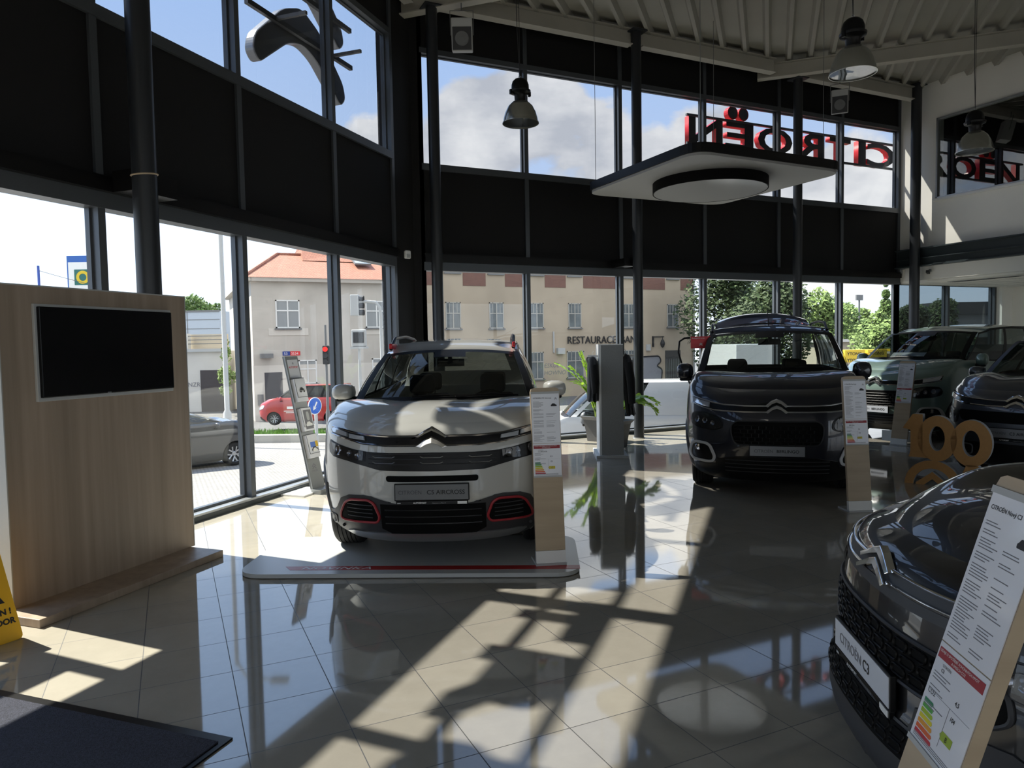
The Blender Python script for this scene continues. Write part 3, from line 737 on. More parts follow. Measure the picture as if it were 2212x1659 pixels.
BE=spec(lev=[(.17,.18,.62,.80),(.26,.08,.66,.88),(.42,.02,.68,.915),(.58,.0,.70,.925),(.78,.01,.70,.925),(.92,.05,.68,.92),(1.02,.11,.64,.905),(1.08,.20,.59,.88),(1.11,.30,.52,.85)],rz=.14,ry=(.25,1.1),zr=.6,
  L=4.4,cy=1.0,cw=.825,cz=1.26,ty=1.72,tw=.715,tz=1.735,roof=[(1.7,1.70),(2.2,1.765),(3.0,1.80),(4.2,1.79)],belt=[(1,1.26),(2,1.22),(3.4,1.22),(4.2,1.22)],
  rwid=[(1.7,.70),(2.5,.72),(4.25,.70)],bwid=[(1,.825),(2,.87),(3.6,.87),(4.3,.86)],ye_b=4.33,ye_t=4.2,mir=(.975,1.38,1.26),mirs=(.092,.108,.09),R=.37,wr=.33,wr_r=.33,yw1=.88,yw2=3.66,rcrown=.05,crown=.055,bulge=.005,sh=.66)
C3=spec(lev=[(.14,.07,.60,.76),(.20,-.02,.62,.83),(.27,-.04,.63,.86),(.36,-.035,.64,.87),(.46,-.005,.65,.875),(.60,-.005,.66,.875),(.72,.01,.67,.865),(.80,.03,.68,.855),(.86,.055,.68,.835),(.90,.09,.67,.80),(.925,.18,.62,.74)],rz=.11,ry=(.2,1.15),zr=.5,
  L=4.0,cy=1.0,cw=.74,cz=1.02,ty=1.75,tw=.60,tz=1.42,roof=[(1.7,1.40),(2.3,1.46),(3.0,1.46),(3.8,1.38)],belt=[(1,1.0),(2,1.0),(3.9,1.05)],
  rwid=[(1.7,.58),(3.8,.55)],bwid=[(1,.74),(2,.78),(3.9,.72)],ye_b=3.8,ye_t=3.6,mir=(.90,1.5,1.04),mirs=(.09,.07,.08),R=.35,wr=.31,wr_r=.31,yw1=.80,yw2=3.34,crown=.075,bulge=.03,sh=.58)
CA=spec(lev=[(.17,.16,.64,.76),(.26,.06,.70,.85),(.42,.01,.74,.88),(.60,.0,.76,.885),(.76,.02,.76,.885),(.88,.06,.74,.88),(.96,.12,.70,.86),(1.0,.20,.66,.83)],rz=.10,ry=(.2,1.1),zr=.6,
  L=4.15,cy=1.0,cw=.77,cz=1.11,ty=1.7,tw=.64,tz=1.56,roof=[(1.7,1.54),(2.3,1.6),(3.9,1.56)],belt=[(1,1.11),(4,1.15)],rwid=[(1.7,.62),(3.9,.60)],bwid=[(1,.77),(2,.80),(4,.76)],ye_b=4.0,ye_t=3.85,
  mir=(.93,1.45,1.14),mirs=(.09,.08,.08),R=.38,wr=.33,wr_r=.33,yw1=.84,yw2=3.44,crown=.07)
def lampset(c,root,head,drls,inner,lab='headlight'):
    for s in (1,-1):
        f=lambda p:[(s*x,z) for x,z in (p if s==1 else p[::-1])]
        o=conform(c,f(head),.006,lab,K['black'],root,thick=.03)
        conform(c,f([(lerp(x,inner[0],.08),lerp(z,inner[1],.10)) for x,z in head]),.016,'lens',K['lens'],o,thick=.012)
        for px,pz,r in inner[2]:
            q=P3(c,s*px,pz,.004); q2=P3(c,s*px,pz,.02); n=(q2-q).normalized()
            M=tr(*q)@n.to_track_quat('Z','Y').to_matrix().to_4x4(); mb=MB(M); mb.lathe([(0,.001),(r*.45,.003),(r*.8,.006),(r,.012),(r*1.08,.006)],18); mb.build('reflector',K['dchrome'],o,smooth=True)
        for d in drls: conform(c,f(d),.020,'daytime_light',K['drl'],root,thick=.02)
K['drl']=M_('daytime_lamp_glass',(.62,.66,.72),.12,.4,coat=1)
# ================= white SUV
r5=make_car('white_suv','white SUV with red accents standing on the low display platform','car',C5,(1.615,4.766,.035),.440,K['p_white'],rx=-.012)
c=C5; kr=K['black']
groove=[(0,1.008),(.055,.985),(.095,.958),(.32,.955),(.50,.963),(.62,.980),(.772,1.000),(.79,.985),(.772,.960),(.62,.932),(.50,.905),(.32,.893),(.097,.893),(.05,.925),(0,.95)]
conform(c,full(groove),.004,'upper_grille',kr,r5,thick=.015,step=.04)
up=[(-.775,1.003),(-.62,.982),(-.50,.965),(-.32,.956),(-.095,.957),(-.05,.985),(0,1.010),(.05,.985),(.095,.957),(.32,.956),(.50,.965),(.62,.982),(.775,1.003)]
lo=[(-.775,.955),(-.62,.930),(-.50,.904),(-.32,.892),(-.095,.893),(-.05,.923),(0,.948),(.05,.923),(.095,.893),(.32,.892),(.50,.904),(.62,.930),(.775,.955)]
strip(c,up,.013,.014,'chrome_strip',K['dchrome'],r5); strip(c,lo,.013,.014,'chrome_strip',K['dchrome'],r5)
chev=[(0,.952),(.045,.932),(.112,.890),(.078,.880),(.038,.902),(0,.912)]
chevrons(c,r5,[chev,[(x,z+.062) for x,z in [(0,.950),(.05,.925),(.105,.893),(.098,.886),(.045,.914),(0,.934)]]],K['chrome'],.022)
low=[(0,.846),(.30,.843),(.52,.851),(.60,.862),(.712,.887),(.79,.910),(.80,.880),(.795,.82),(.76,.793),(.62,.775),(.47,.745),(.37,.722),(0,.716)]
conform(c,full(low),.004,'grille',K['black'],r5,thick=.015)
for zz in (.822,.783):
    for s in (-.34,0,.34): strip(c,[(s-.08,zz-.004),(s-.06,zz-.012),(s+.06,zz-.012),(s+.08,zz-.004)],.005,.009,'grille_accent',K['silver'],r5,thick=.006)
for zz in (.835,.80,.765): strip(c,[(-.45,zz),(.45,zz)],.008,.012,'grille_slat',K['dgrey'],r5,thick=.01)
lampset(c,r5,[(.475,.850),(.577,.862),(.712,.888),(.792,.908),(.802,.87),(.795,.82),(.755,.793),(.617,.780),(.48,.783)],
  [[(.625,.972),(.745,.995),(.765,.985),(.75,.968),(.62,.944)],[(.485,.950),(.605,.966),(.60,.936),(.48,.926)]],(.62,.83,[(.70,.845,.035),(.60,.83,.022),(.53,.82,.026)]))
conform(c,rounded([(-.326,.684),(.326,.684),(.322,.642),(-.322,.642)],.02),.004,'air_slot',K['blackm'],r5,thick=.01)  # raised black panel stands in for the shade inside the slot
mask=[(0,.486),(.26,.486),(.38,.505),(.435,.533),(.50,.540),(.619,.532),(.69,.50),(.735,.42),(.775,.385),(.84,.375),(.895,.37),(.885,.32),(.83,.25),(.74,.215),(.62,.19),(0,.19)]
conform(c,full(mask),.008,'lower_bumper',K['dgrey'],r5,thick=.02)
conform(c,full([(0,.482),(.37,.482),(.37,.30),(.30,.262),(0,.262)]),.011,'lower_intake',K['blackm'],r5,thick=.01)  # black panel gives the uncarved intake its recess shade
for zz in (.44,.39,.34): strip(c,[(-.34,zz),(.34,zz)],.01,.014,'intake_slat',K['black'],r5,thick=.01)
loop=rounded([(.700,.345),(.665,.335),(.40,.345),(.378,.385),(.415,.485),(.46,.510),(.60,.503),(.648,.475),(.695,.385)],.03)
for s in (1,-1):
    l=[(s*x,z) for x,z in loop]
    conform(c,l[::s],.013,'fog_surround',K['blackm'],r5,thick=.012); strip(c,l,.016,.022,'red_frame',K['redf'] if 'redf' in K else K['red'],r5,closed=True)
    for zz in (.47,.44,.41,.38): strip(c,[(s*.43,zz),(s*.63,zz)],.006,.017,'vent_slat',K['dgrey'],r5,thick=.006)
    conform(c,[(s*x,z) for x,z in rounded([(.742,.352),(.815,.352),(.83,.30),(.80,.262),(.752,.275)],.02)][::s],.014,'fog_light',K['black'],r5,thick=.012)
    q=P3(c,s*.785,.315,.015); MB().box(q.x-.02,q.x-.012,q.y-.012,q.y,q.z-.03,q.z+.03).box(q.x+.005,q.x+.018,q.y-.012,q.y,q.z-.03,q.z+.03).build('fog_bulb',K['silver'],r5)
    conform(c,[(s*x,z) for x,z in rounded([(.838,.575),(.868,.570),(.872,.43),(.848,.425),(.835,.47)],.012)][::s],.004,'side_vent',K['blackm'],r5,thick=.01)  # matte black patch, the vent opening's shade put into colour
    q=P3(c,s*.685,.285,.012); 
    MB(tr(*q)@Matrix.Rotation(PI/2,4,'X')).cyl(0,0,0,.006,.012,12).build('parking_sensor',K['black'],r5)
conform(c,full([(0,.262),(.44,.262),(.60,.262),(.66,.245),(.60,.195),(0,.190)]),.016,'skid_plate',K['silver'],r5,thick=.02)
number_plate(r5,c,.513,.634,.262,[('CITROËN',.039,-.235,0,K['inkd']),('C5 AIRCROSS',.044,-.035,.0006,K['ink'])],K['platem'] if 'platem' in K else K['grey'],strip_z=(.484,.512))
rails(r5,c,K['black'],2.0,3.9,.055,K['redl'])
# ================= dark van (open tailgate)
BO=Car(**dict(BE.__dict__,open_rear=True))
rb=make_car('dark_van','dark navy MPV facing the camera with its tailgate raised','car',BO,(5.479,5.397,0),.740,K['p_navy'])
def be_front(c,root,strips,plate_lines,platemat,light=True,gr=None):
    up=[(.84,1.035),(.735,1.004),(.62,.978),(.515,.962),(.306,.955),(.10,.956),(.05,.998),(0,1.018)]; up=up+[(-x,z) for x,z in up[::-1][1:]]
    lo=[(.838,.967),(.72,.924),(.62,.905),(.515,.899),(.306,.896),(.095,.897),(.04,.942),(0,.957)]; lo=lo+[(-x,z) for x,z in lo[::-1][1:]]
    conform(c,up+lo[::-1],.003,'upper_grille',K['black'],root,thick=.012,step=.05)
    strip(c,up,.012,.013,'chrome_strip',strips,root); strip(c,lo,.012,.013,'chrome_strip',strips,root)
    ch=[(0,.962),(.05,.944),(.112,.898),(.085,.886),(.045,.918),(0,.935)]
    chevrons(c,root,[ch,[(x,z+.060) for x,z in ch]],strips,.024)
    lampset(c,root,rounded([(.862,.80),(.835,.870),(.705,.880),(.57,.845),(.522,.79),(.520,.722),(.61,.690),(.79,.708),(.852,.742)],.04),
      [[(.655,.975),(.745,.993),(.832,1.022),(.815,.968),(.72,.940),(.66,.930)]],(.70,.79,[(.78,.80,.036),(.70,.79,.03),(.62,.77,.026)]))
    g=rounded([(-.442,.66),(-.442,.76),(-.39,.805),(.39,.805),(.442,.76),(.442,.66),(.40,.565),(-.40,.565)],.05)
    conform(c,g,.004,'grille',K['blackm'],root,thick=.012); strip(c,g,.012,.012,'grille_frame',K['dgrey'],root,closed=True)
    for zz in (.76,.72,.68,.64,.60):
        strip(c,[(-.41,zz),(.41,zz)],.008,.012,'grille_slat',K['black'],root,thick=.008)
        for k in range(-5,6): 
            xx=k*.07+(.035 if int(zz*25)%2 else 0)
            if abs(xx)<.38: strip(c,[(xx,zz-.035),(xx,zz-.005)],.007,.012,'grille_slat',K['black'],root,thick=.008)
    fl=rounded([(.865,.42),(.842,.526),(.80,.557),(.69,.554),(.650,.531),(.602,.423),(.616,.371),(.67,.359),(.83,.364)],.03)
    for s in (1,-1):
        l=[(s*x,z) for x,z in fl]; conform(c,l[::s],.008,'fog_surround',K['black'],root,thick=.01); strip(c,l,.026,.020,'fog_frame',K['fogw'],root,closed=True)
        q=P3(c,s*.765,.50,.012); MB(tr(*q)@Matrix.Rotation(PI/2,4,'X')@rot(0)).lathe([(0,.0),(.03,.004),(.036,.014),(.04,.002)],18).build('fog_light',K['dchrome'],root,smooth=True)
    conform(c,full([(0,.44),(.36,.44),(.58,.40),(.60,.345),(.80,.325),(.86,.30),(.82,.20),(.62,.18),(0,.18)]),.006,'lower_bumper',K['black'],root,thick=.02)
    for zz in (.40,.36,.32,.28): strip(c,[(-.50,zz),(.50,zz)],.008,.011,'intake_slat',K['dgrey'],root,thick=.008)
    number_plate(root,c,.452,.567,.268,plate_lines,platemat)
K['fogw']=M_('satin_white_trim',(.62,.63,.65),.35)
K['platem']=M_('grey_plate_face',(.24,.245,.26),.3,.3)
K['platew']=M_('white_plate_face',(.66,.69,.75),.3)
be_front(BE,rb,K['silver'],[('CITROËN',.043,-.22,0,K['inkd']),('BERLINGO',.045,-.005,.0007,K['ink'])],K['platem'])
rails(rb,BE,K['black'],1.95,4.1,.06)
# raised tailgate
mb=MB()
def tg(a,b):
    u=a*2-1; return Vector((u*(.70-.05*b),4.18+.75*b-.05*u*u,1.79+.17*math.sin(b*1.75)+.11*(1-abs(u)**2.4)))
mb.grid(tg,20,12); mb.grid(lambda a,b:tg(a,b)-Vector((0,-.02,.05)),20,12,flip=True); mb.build('tailgate',K['p_navy'],rb,smooth=True)
mb=MB(); mb.grid(lambda a,b:tg(.12+a*.76,.25+b*.5)-Vector((0,-.01,.055)),10,6); mb.build('tailgate_glass',K['cglassd'],rb,smooth=True)
MB().tube([(0,1.95,1.815),(0,2.02,1.88),(0,2.30,2.02)],.006,6).build('antenna',K['black'],rb)
# ================= green van
K['p_gtrim']=K['silver']
rg=make_car('green_van','pale green MPV with chrome badge parked in the back right corner','car',BE,(10.1,7.94,0),1.43,K['p_green'])
be_front(BE,rg,K['chrome'],[('CITROËN',.043,-.22,0,K['inkg']),('BERLINGO',.045,-.005,.0006,K['ink'])],K['platew'])
MB().tube([(-.12,1.93,1.80),(-.12,1.98,1.85),(-.12,2.22,2.02)],.007,6).build('antenna',K['black'],rg)
mb=MB(tr(-.15,1.22,1.27)@rot(0,.55)); mb.box(-.28,.28,0,.20,0,.003); o=mb.build('price_paper',K['paper'],rg)
text_mesh('lettering','CITROËN',.07,K['bluei'] if 'bluei' in K else K['inkg'],o,tr(-.15,1.22,1.27)@rot(0,.55)@tr(-.2,.06,.005))
# ================= grey compact SUV (right edge)
ra=make_car('grey_suv','steel grey compact SUV cut off by the right edge of the picture','car',CA,(8.05,4.62,.03),1.396,K['p_grey'])
c=CA
up=[(.80,.965),(.70,.935),(.52,.905),(.30,.895),(.10,.895),(.05,.935),(0,.955)]; up=up+[(-x,z) for x,z in up[::-1][1:]]
lo=[(x,z-.06) for x,z in up]
conform(c,up+lo[::-1],.003,'upper_grille',K['black'],ra,thick=.012)
strip(c,up,.013,.014,'chrome_strip',K['chrome'],ra); strip(c,lo,.013,.014,'chrome_strip',K['chrome'],ra)
ch=[(0,.902),(.05,.88),(.112,.838),(.085,.825),(.045,.858),(0,.872)]
chevrons(c,ra,[ch,[(x,z+.06) for x,z in ch]],K['chrome'],.026)
conform(c,rounded([(-.62,.78),(.62,.78),(.58,.66),(-.58,.66)],.05),.005,'grille',K['blackm'],ra)
lampset(c,ra,rounded([(.60,.76),(.80,.80),(.83,.66),(.78,.60),(.64,.62)],.04),[[(.62,.90),(.79,.945),(.775,.90),(.62,.87)]],(.72,.70,[(.74,.71,.04),(.67,.69,.03)]))
conform(c,full([(0,.44),(.30,.44),(.84,.42),(.86,.30),(.78,.2),(0,.2)]),.006,'lower_bumper',K['black'],ra)
for s in (1,-1):
    l=rounded([(s*.42,.40),(s*.78,.40),(s*.76,.29),(s*.44,.29)],.04); strip(c,l,.014,.014,'fog_surround',K['grey'],ra,closed=True)
number_plate(ra,c,.50,.615,.262,[('CITROËN',.039,-.235,0,K['inkd']),('C3 AIRCROSS',.044,-.035,.0006,K['ink'])],K['platem'],strip_z=(.47,.498))
rails(ra,c,K['silver'],1.9,3.7,.05)
# ================= black hatchback, foreground right
rc=make_car('black_hatchback','glossy black hatchback nose in the right foreground','car',C3,(2.164,1.719,0),2.128,K['p_black'],lod=1.6)
c=C3
up=[(.80,.868),(.70,.852),(.60,.846),(.45,.845),(.28,.848),(.145,.848),(.065,.850),(.05,.862),(0,.885)]; up=[(.80,.868),(.70,.853),(.55,.847),(.30,.846),(.125,.846),(.06,.868),(0,.882)]
up=up+[(-x,z) for x,z in up[::-1][1:]]
lo=[(.80,.826),(.70,.815),(.55,.810),(.30,.808),(.12,.808),(.055,.830),(0,.846)]; lo=lo+[(-x,z) for x,z in lo[::-1][1:]]
conform(c,up+lo[::-1],.003,'upper_grille',K['dgrey'],rc,thick=.012,step=.03)
for s_ in (1,-1):
    for z_ in (.848,.808): strip(c,[(s_*.80,z_+.020),(s_*.70,z_+.006),(s_*.55,z_+.001),(s_*.30,z_),(s_*.105,z_)],.010,.018,'chrome_strip',K['chrome'],rc,thick=.018)
ch=[(0,.864),(.04,.850),(.128,.808),(.112,.797),(.04,.826),(0,.838)]
chevrons(c,rc,[ch,[(x,z+.040) for x,z in ch]],K['chrome'],.030,.026)
conform(c,full([(0,.800),(.30,.800),(.55,.802),(.70,.806),(.80,.815),(.80,.805),(.70,.785),(.50,.772),(0,.765)]),.004,'nose_band',K['dgrey'],rc,thick=.01)
gl=rounded([(-.62,.60),(-.60,.675),(-.50,.690),(.50,.690),(.60,.675),(.62,.60),(.56,.555),(.35,.545),(-.35,.545),(-.56,.555)],.03)
conform(c,gl,.003,'grille',K['blackm'],rc,thick=.01); strip(c,gl,.012,.012,'grille_frame',K['dgrey'],rc,closed=True)
for row in range(3):
    for k in range(-6,7):
        xx=k*.085+(.042 if row%2 else 0)
        if abs(xx)<.50: strip(c,rrect(xx-.034,xx+.034,.562+row*.041,.592+row*.041,.012,3),.006,.010,'grille_cell',K['black'],rc,closed=True,thick=.01)
lampset(c,rc,rounded([(.48,.755),(.66,.765),(.79,.785),(.82,.70),(.78,.66),(.66,.655),(.54,.675)],.04),[[(.62,.850),(.79,.866),(.785,.832),(.62,.822)]],(.67,.715,[(.72,.72,.034),(.62,.71,.03)]))
conform(c,full([(0,.425),(.32,.425),(.34,.50),(.62,.52),(.72,.47),(.86,.44),(.865,.34),(.845,.22),(.78,.15),(0,.15)]),.006,'lower_bumper',K['dgrey'],rc)
conform(c,full([(0,.415),(.40,.415),(.44,.33),(0,.33)]),.010,'lower_intake',K['blackm'],rc)  # intake is not cut out; black panel supplies its inner shade
for row in range(2):
    for k in range(-5,6):
        xx=k*.075; strip(c,rrect(xx-.03,xx+.03,.345+row*.034,.37+row*.034,.01,3),.005,.014,'intake_cell',K['black'],rc,closed=True,thick=.008)
for s in (1,-1):
    l=rrect(min(s*.56,s*.76),max(s*.56,s*.76),.34,.46,.05); conform(c,l,.010,'fog_surround',K['blackm'],rc); strip(c,l,.012,.016,'fog_frame',K['dchrome'],rc,closed=True)
    q=P3(c,s*.66,.40,.014); MB(tr(*q)@Matrix.Rotation(PI/2,4,'X')).lathe([(0,.0),(.03,.004),(.036,.014),(.04,.002)],18).build('fog_light',K['dchrome'],rc,smooth=True)
number_plate(rc,c,.442,.558,.262,[('CITROËN',.052,-.20,0,K['inkg']),('C3',.052,.035,.0008,K['ink'])],K['platew'],strip_z=(.410,.440),yoff=.012)
# ---------------------------------------------------------------- showroom furniture
def FR(az): return -az
# display platform
t=thing('display_platform','low pale platform with a red stripe under the white SUV nose','platform',(1.615,4.766,0),-math.radians(27.5),'car display platforms')
MB().prism(rounded([(-1.42,-.02),(1.03,-.02),(1.03,.98),(-1.42,.98)],.20,8),.006,.035).build('platform_board',K['lgrey2'] if 'lgrey2' in K else M_('platform_laminate',(.50,.51,.50),.3),t)
MB().prism([(-1.05,.07),(1.03,.07),(1.03,.155),(-1.11,.155)],.035,.0362).build('stripe',M_('red_stripe',(.42,.03,.03),.35),t)
text_mesh('lettering','NOVINKA',.075,K['white'],t,tr(-.98,.085,.0368),sx=1.45,shear=.25,space=1.05,bold=.0008)
t=thing('display_platform','dark edged round cornered platform under the steel grey SUV','platform',(8.05,4.62,0),-1.396,'car display platforms')
MB().prism(rounded([(-1.12,-.12),(1.2,-.12),(1.2,1.3),(-1.12,1.3)],.30,8),.006,.03).build('platform_board',K['lgrey'],t)
# price stands
PAPER={}
def energy(par,M,x0,z0,sc,letter,val,co):
    cols=[(.02,.22,.10),(.08,.36,.06),(.35,.50,.02),(.70,.60,.02),(.75,.32,.03),(.70,.12,.03),(.50,.02,.04)]
    for i,cc in enumerate(cols):
        k='en%d'%i
        if k not in K: K[k]=M_('energy_arrow_%d'%i,cc,.4)
        w=(.042+.006*i)*sc; z=z0-i*.0125*sc; h=.010*sc
        MB(M).prism([(0,0)],0,0) if 0 else None
        mb=MB(M); mb.add([(x0,-.0012,z),(x0+w-.004,-.0012,z),(x0+w,-.0012,z+h/2),(x0+w-.004,-.0012,z+h),(x0,-.0012,z+h)],[(0,1,2,3,4)]); mb.build('energy_arrow',K[k],par)
    if 'enb' not in K: K['enb']=M_('energy_green',(.30,.42,.03),.4); K['eny']=M_('energy_yellow',(.60,.50,.03),.4)
    mb=MB(M); a=x0+.095*sc; zz=z0-.030*sc
    mb.add([(a,-.0012,zz),(a+.008,-.0012,zz-.010*sc),(a+.052*sc,-.0012,zz-.010*sc),(a+.052*sc,-.0012,zz+.010*sc),(a+.008,-.0012,zz+.010*sc)],[(0,1,2,3,4)]); mb.build('energy_class',K['enb'] if letter=='B' else K['eny'],par)
    text_mesh('lettering',letter,.016*sc,K['ink'],par,M@tr(a+.024*sc,-.0018,zz-.006)@UPX)
def price_stand(label,x,y,az,title,model,cons,co,letter,lean=.26,h=1.30,w=.215,sh=.0,group=None):
    t=thing('price_stand',label,'price stand',(x,y,.0+sh),-az,'leaning wood price stands')
    a=math.asin(lean/h); L=h/math.cos(a)
    M=rot(0,-a) # lean back toward +y
    def bx(name,mat,x0,x1,y0,y1,z0,z1,bev=0): return MB(M).box(x0,x1,y0,y1,z0,z1,bev).build(name,mat,t)
    W=w/2
    mb=MB(M@Matrix.Rotation(PI/2,4,'X')); pts=[(-W,.10),(W,.10)]+rounded([(W,.10),(W,L),(-W,L),(-W,.10)],.028,6)[7:21]
    pts=[(-W,.105),(W,.105),(W,L-.03),(W-.008,L-.008),(W-.03,L),(-W+.03,L),(-W+.008,L-.008),(-W,L-.03)]
    mb.prism(pts,-.030,0); mb.build('board',K['woodl'],t)
    bx('base_block',K['white'],-W,W,-.002,.034,.012,.103); MB().box(-W-.004,W+.004,-.01,.20,0,.016).build('foot_plate',K['lgrey'],t)
    z1=L-.045; z0=L-.64
    s=bx('paper_holder',K['lens2'] if 'lens2' in K else K['lgrey'],-W+.002,W-.002,-.006,-.001,z0-.012,z0)
    bx('holder_rail',K['lgrey'],-W,W,-.006,0,z1,z1+.016)
    p=bx('price_sheet',K['paper'],-W+.004,W-.004,-.0025,-.0005,z0+.235,z1)
    q=bx('energy_sheet',K['paper'],-W+.004,W-.004,-.0025,-.0005,z0,z0+.232)
    def tx(par,b,sz,xx,zz,m,bold=0): text_mesh('lettering',b,sz,m,par,M@tr(xx,-.0030,zz)@UPX,bold=bold)
    x0=-W+.016
    tx(p,title,.0145,x0,z1-.036,K['ink'],.0002)
    lines=MB(M); rr=random.Random(len(title)+int(x*10))
    zz=z1-.052
    while zz>z0+.25:
        if rr.random()>.16:
            n=rr.choice([.045,.06,.075]); lines.box(x0,x0+n,-.0031,-.0026,zz,zz+.0022)
            if rr.random()>.45 and zz<z1-.11: lines.box(x0+.095,x0+.095+rr.uniform(.04,.075),-.0031,-.0026,zz,zz+.0022)
        zz-=.0068
    lines.build('small_print',K['inkg'],p)
    # little car picture
    mb=MB(M@tr(W-.045,-.003,z1-.085)@Matrix.Rotation(PI/2,4,'X')); mb.prism(rounded([(-.022,-.008),(.022,-.008),(.022,.003),(.012,.006),(.006,.013),(-.012,.013),(-.018,.004),(-.022,.002)],.004),-.0003,.0003); mb.build('car_picture',K['ink'],p)
    mb=MB(M@tr(W-.030,-.003,z1-.03)); chv(mb,.010); mb.build('chevron_mark',K['inkg'],p)
    r=MB(M).box(x0-.006,W-.012,-.0032,-.0026,z0+.196,z0+.220).build('red_band',K['red'],q)
    text_mesh('lettering','ÚDAJE O SPOTŘEBĚ POHONNÝCH HMOT',.0088,K['white'],r,M@tr(x0-.001,-.0038,z0+.2105)@UPX); text_mesh('lettering','A EMISÍCH CO2',.0088,K['white'],r,M@tr(x0+.055,-.0038,z0+.2)@UPX)
    tx(q,'CITROËN',.009,x0+.025,z0+.183,K['ink']); tx(q,model,.011,x0+.025,z0+.171,K['ink'],.0002)
    tx(q,cons,.014,x0+.112,z0+.134,K['ink'],.0003); tx(q,'CO2',.017,x0,z0+.112,K['ink']); tx(q,co,.014,x0+.112,z0+.098,K['ink'],.0003)
    lines=MB(M); 
    for zz in (.162,.155,.148,.13,.122,.09,.084): lines.box(x0,x0+rr.uniform(.04,.085),-.0031,-.0026,z0+zz,z0+zz+.002)
    lines.box(x0+.10,x0+.101,-.0031,-.0026,z0+.03,z0+.12); lines.box(x0,W-.016,-.0031,-.0026,z0+.119,z0+.1195)
    for zz in (.006,.010,.014): lines.box(x0,W-.03,-.0031,-.0026,z0+zz,z0+zz+.0015)
    lines.build('small_print',K['inkg'],q)
    energy(q,M@tr(0,-.0018,0),x0,z0+.088,1.0,letter,cons,co)
    return t
def chv(mb,s):
    for dz in (0,-.7):
        z=dz*s; mb.add([(-s,0,z-.55*s),(0,0,z+.3*s),(s,0,z-.55*s),(s*.72,0,z-.72*s),(0,0,z-.12*s),(-s*.72,0,z-.72*s)],[(0,1,4,5),(1,2,3,4)])
price_stand('leaning wood price stand with sheets beside the white SUV',2.42,4.52,.30,'CITROËN C5 Aircross','C5 AIRCROSS','5,3','121','C',lean=.16,sh=.036,h=1.27)
price_stand('leaning wood price stand with sheets in front of the dark van',5.80,4.675,.38,'CITROËN Berlingo','BERLINGO','5,5','144','C',lean=.14,h=1.27,w=.225)
price_stand('sunlit leaning price stand in front of the pale green van',9.93,7.36,1.36,'CITROËN Berlingo','BERLINGO','4,2','111','B',lean=.28,h=1.27,w=.235)
price_stand('large foreground price stand leaning beside the black hatchback',1.303,1.121,2.128,'CITROËN Nový C3','C3','4,5','104','B',lean=.38,h=1.31,w=.215)
o=[x for x in bpy.data.objects if x.name=='price_stand.002'][0]
MB().box(-.30,.26,.12,.16,.04,.20).build('rear_foot_plate',K['white'],o)
# wood screen panel with television
t=thing('wood_screen_panel','tall pale wood panel standing on a wide base at the left','display panel',(CX-6.24*H2,CY-6.24*H2,0),0)
ang=math.atan2(H2,H2) # local x towards the corner, local -y into the room
t.rotation_euler=(0,0,ang)
# local: x = -(s-6.24), y = -d
MB().box(-.74,.74,-.768,-.68,.05,2.05).build('panel',K['wood'],t)
MB().box(-.745,-.738,-.770,-.678,.05,2.052).box(.738,.745,-.770,-.678,.05,2.052).box(-.745,.745,-.770,-.678,2.045,2.054).build('edge_strip',K['lgrey'],t)
MB().box(-.82,.70,-1.09,-.60,0,.052,.004).build('base_board',K['wood'],t)
tv=thing('television','flat black television in a white frame on the wood panel','television',(CX-6.22*H2+.768*H2,CY-6.22*H2-.768*H2,1.626),ang)
MB().box(-.55,.55,-.022,0,-.312,.31,.003).build('frame',K['lgrey'],tv); MB().box(-.532,.538,-.045,-.015,-.288,.292,.006).build('screen',M_('tv_screen',(.004,.004,.005),.25,spec=.25),tv)
MB().box(-.06,-.03,-.0465,-.045,-.284,-.280).build('logo_dot',K['silver'],tv)
# wet floor sign
t=thing('wet_floor_sign','yellow folding caution wet floor sign at the left edge','sign',(-1.03,4.894,0),.62)
ym=M_('yellow_plastic',(.75,.42,.02),.4)
for sg in (1,-1):
    mb=MB(rot(0,sg*-.20)@tr(0,0,0) if 0 else tr(0,-sg*.14,0)@rot(0,-sg*.23)); mb.prism([(-.15,-.004),(.15,-.004),(.15,.004),(-.15,.004)],0,.02)
    mb=MB(tr(0,-sg*.14,0)@rot(0,-sg*.23)@Matrix.Rotation(PI/2,4,'X')); mb.prism(rounded([(-.155,0),(.155,0),(.10,.60),(-.10,.60)],.03),-.005,.005); p=mb.build('board',ym,t)
    if sg==1:
        Mx=tr(0,-.14,0)@rot(0,-.23)@tr(0,-.0065,0)
        for b,z in (('POZOR',.46),('CAUTION !',.155),('WET FLOOR',.10)): text_mesh('lettering',b,.045,K['ink'],p,Mx@tr(0,0,z)@UPX,align='CENTER',bold=.002)
        mb=MB(Mx@Matrix.Rotation(PI/2,4,'X')); mb.add([(-.09,.22,0),(.09,.22,0),(0,.38,0)],[(0,1,2)]); mb.build('warning_triangle',K['ink'],p)
# door mat
t=thing('door_mat','dark blue grey entrance mat with a black rubber edge','mat',(.173,3.158,0),math.radians(45))
cm_=M_('mat_carpet',(.045,.048,.07),.95,bump=1.0,bs=260,var=.35,vs=120)
MB().box(-2.2,0,0,1.75,0,.008).build('rubber_edge',K['black'],t); MB().box(-2.16,-.05,.03,1.72,.004,.014).build('carpet',cm_,t)
